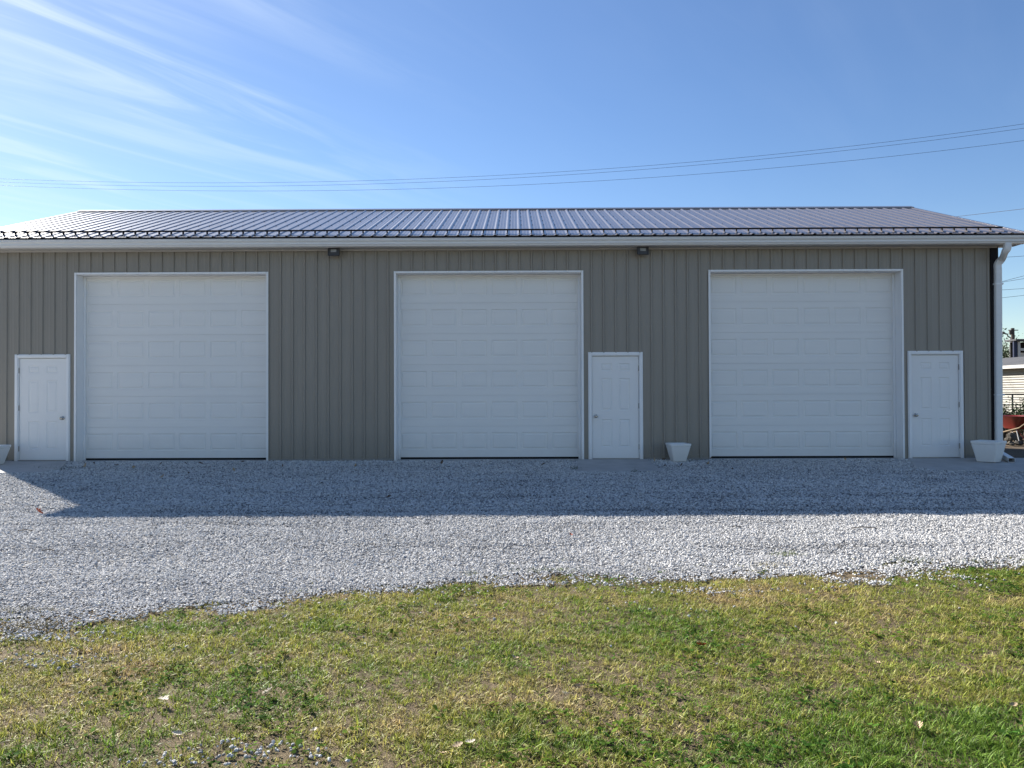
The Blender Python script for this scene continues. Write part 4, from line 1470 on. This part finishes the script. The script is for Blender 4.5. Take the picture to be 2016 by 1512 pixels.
h1, h2, h3 = at(1984, 662, PY + 3), at(1983.3, 658, PY + 3), at(1973, 654.5, PY + 3)
obj('arm', MB().tube([(p2.x, PY + 3, p2.z - 0.04), tuple(h1), tuple(h2), tuple(h2.lerp(h3, 0.6))], 0.05, 6), M_pole, t)
obj('lamp_head', MB().tube([tuple(h2.lerp(h3, 0.55)), tuple(h3)], 0.09, 6), M_pole, t)

# open-fronted blue and white building far behind
BY = 50.0
a0, a1, a2 = at(1996, 671, BY), at(2003, 671, BY), at(2009, 671, BY)
zt = a0.z
t = thing('open_building', ((a0.x + a2.x) / 2 + 1, BY, -0.1), 'far building with a dark blue end panel, white posts and an open dark bay', 'building')
obj('blue_panel', MB().box(a0.x, a1.x, BY, BY + 0.12, -0.1, zt), M_blue, t)
obj('post', MB().box(a1.x + 0.01, a1.x + 0.16, BY - 0.05, BY + 0.15, -0.1, zt - 0.06), M_white, t)
obj('back_wall', MB().box(a1.x + 0.02, a1.x + 5, BY + 0.7, BY + 0.8, -0.1, zt - 0.06), M_int, t)
zb = at(2008, 688, BY).z
obj('beam', MB().box(a1.x + 0.17, a1.x + 5, BY - 0.05, BY + 0.15, zb - 0.08, zb + 0.08), M_white, t)
obj('counter', MB().box(a1.x + 0.22, a1.x + 5, BY + 0.3, BY + 0.5, zb - 0.50, zb - 0.20), M_white, t)
obj('roof', MB().box(a0.x - 0.05, a1.x + 5.2, BY - 0.3, BY + 0.9, zt + 0.001, zt + 0.10), M_shing, t)

# ------------------------------------------------------------------ power lines


def wire(pts, ya, yb, r, label, group):
    us = [p[0] for p in pts]
    cf = np.polyfit(us, [p[1] for p in pts], min(3, len(pts) - 1))
    line = []
    lo, hi = us[0], us[-1]
    for k in range(41):
        u = lo + (hi - lo) * k / 40
        Y = 1 / ((1 / ya) + (1 / yb - 1 / ya) * k / 40)
        line.append(tuple(at(u, float(np.polyval(cf, u)), Y)))
    tag(obj('power_line', MB().tube(line, r, 5, up=(0, 0, 1)), M_wire, None, line[20]), label, 'power line', group)


G = 'three power lines sweeping over the roof'
ordn = ['topmost', 'middle', 'lowest']
for pts in ([(-300, 338), (0, 349), (500, 359), (1008, 348), (1508, 303), (2016, 243), (2350, 192)], [(-300, 344), (0, 354), (500, 366), (1008, 356), (1508, 309.5), (2016, 251), (2350, 203)], [(-300, 350), (0, 361), (500, 376), (1008, 368.5), (1508, 331), (2016, 274), (2350, 230)]):
    wire(pts, 70, 36, 0.0085, 'long thin power line sweeping above the garage roof, %s of the three' % ordn.pop(0), G)
wire([(1780, 438), (1886, 426), (2016, 411), (2250, 382)], 50, 36, 0.012, 'single power line rising from behind the roof slope past the ridge end', None)
G = 'power lines beyond the garage corner'
for a, b, lab in ((507, 504, 'nearly level power line just below the gutter elbow, highest beyond the downspout'), (555, 543, 'steeper upper line of the V-shaped pair of power lines beyond the downspout'),
                  (556, 548.5, 'flatter lower line of the V-shaped pair of power lines beyond the downspout'), (571, 568, 'thick nearly level power line under the V-shaped pair'), (586.5, 581.5, 'lowest thin power line beyond the downspout, over the poles')):
    s = (b - a) / 46
    wire([(1850, a - 120 * s), (1970, a), (2016, b), (2250, b + 234 * s)], 46, 40, 0.010, lab, G)
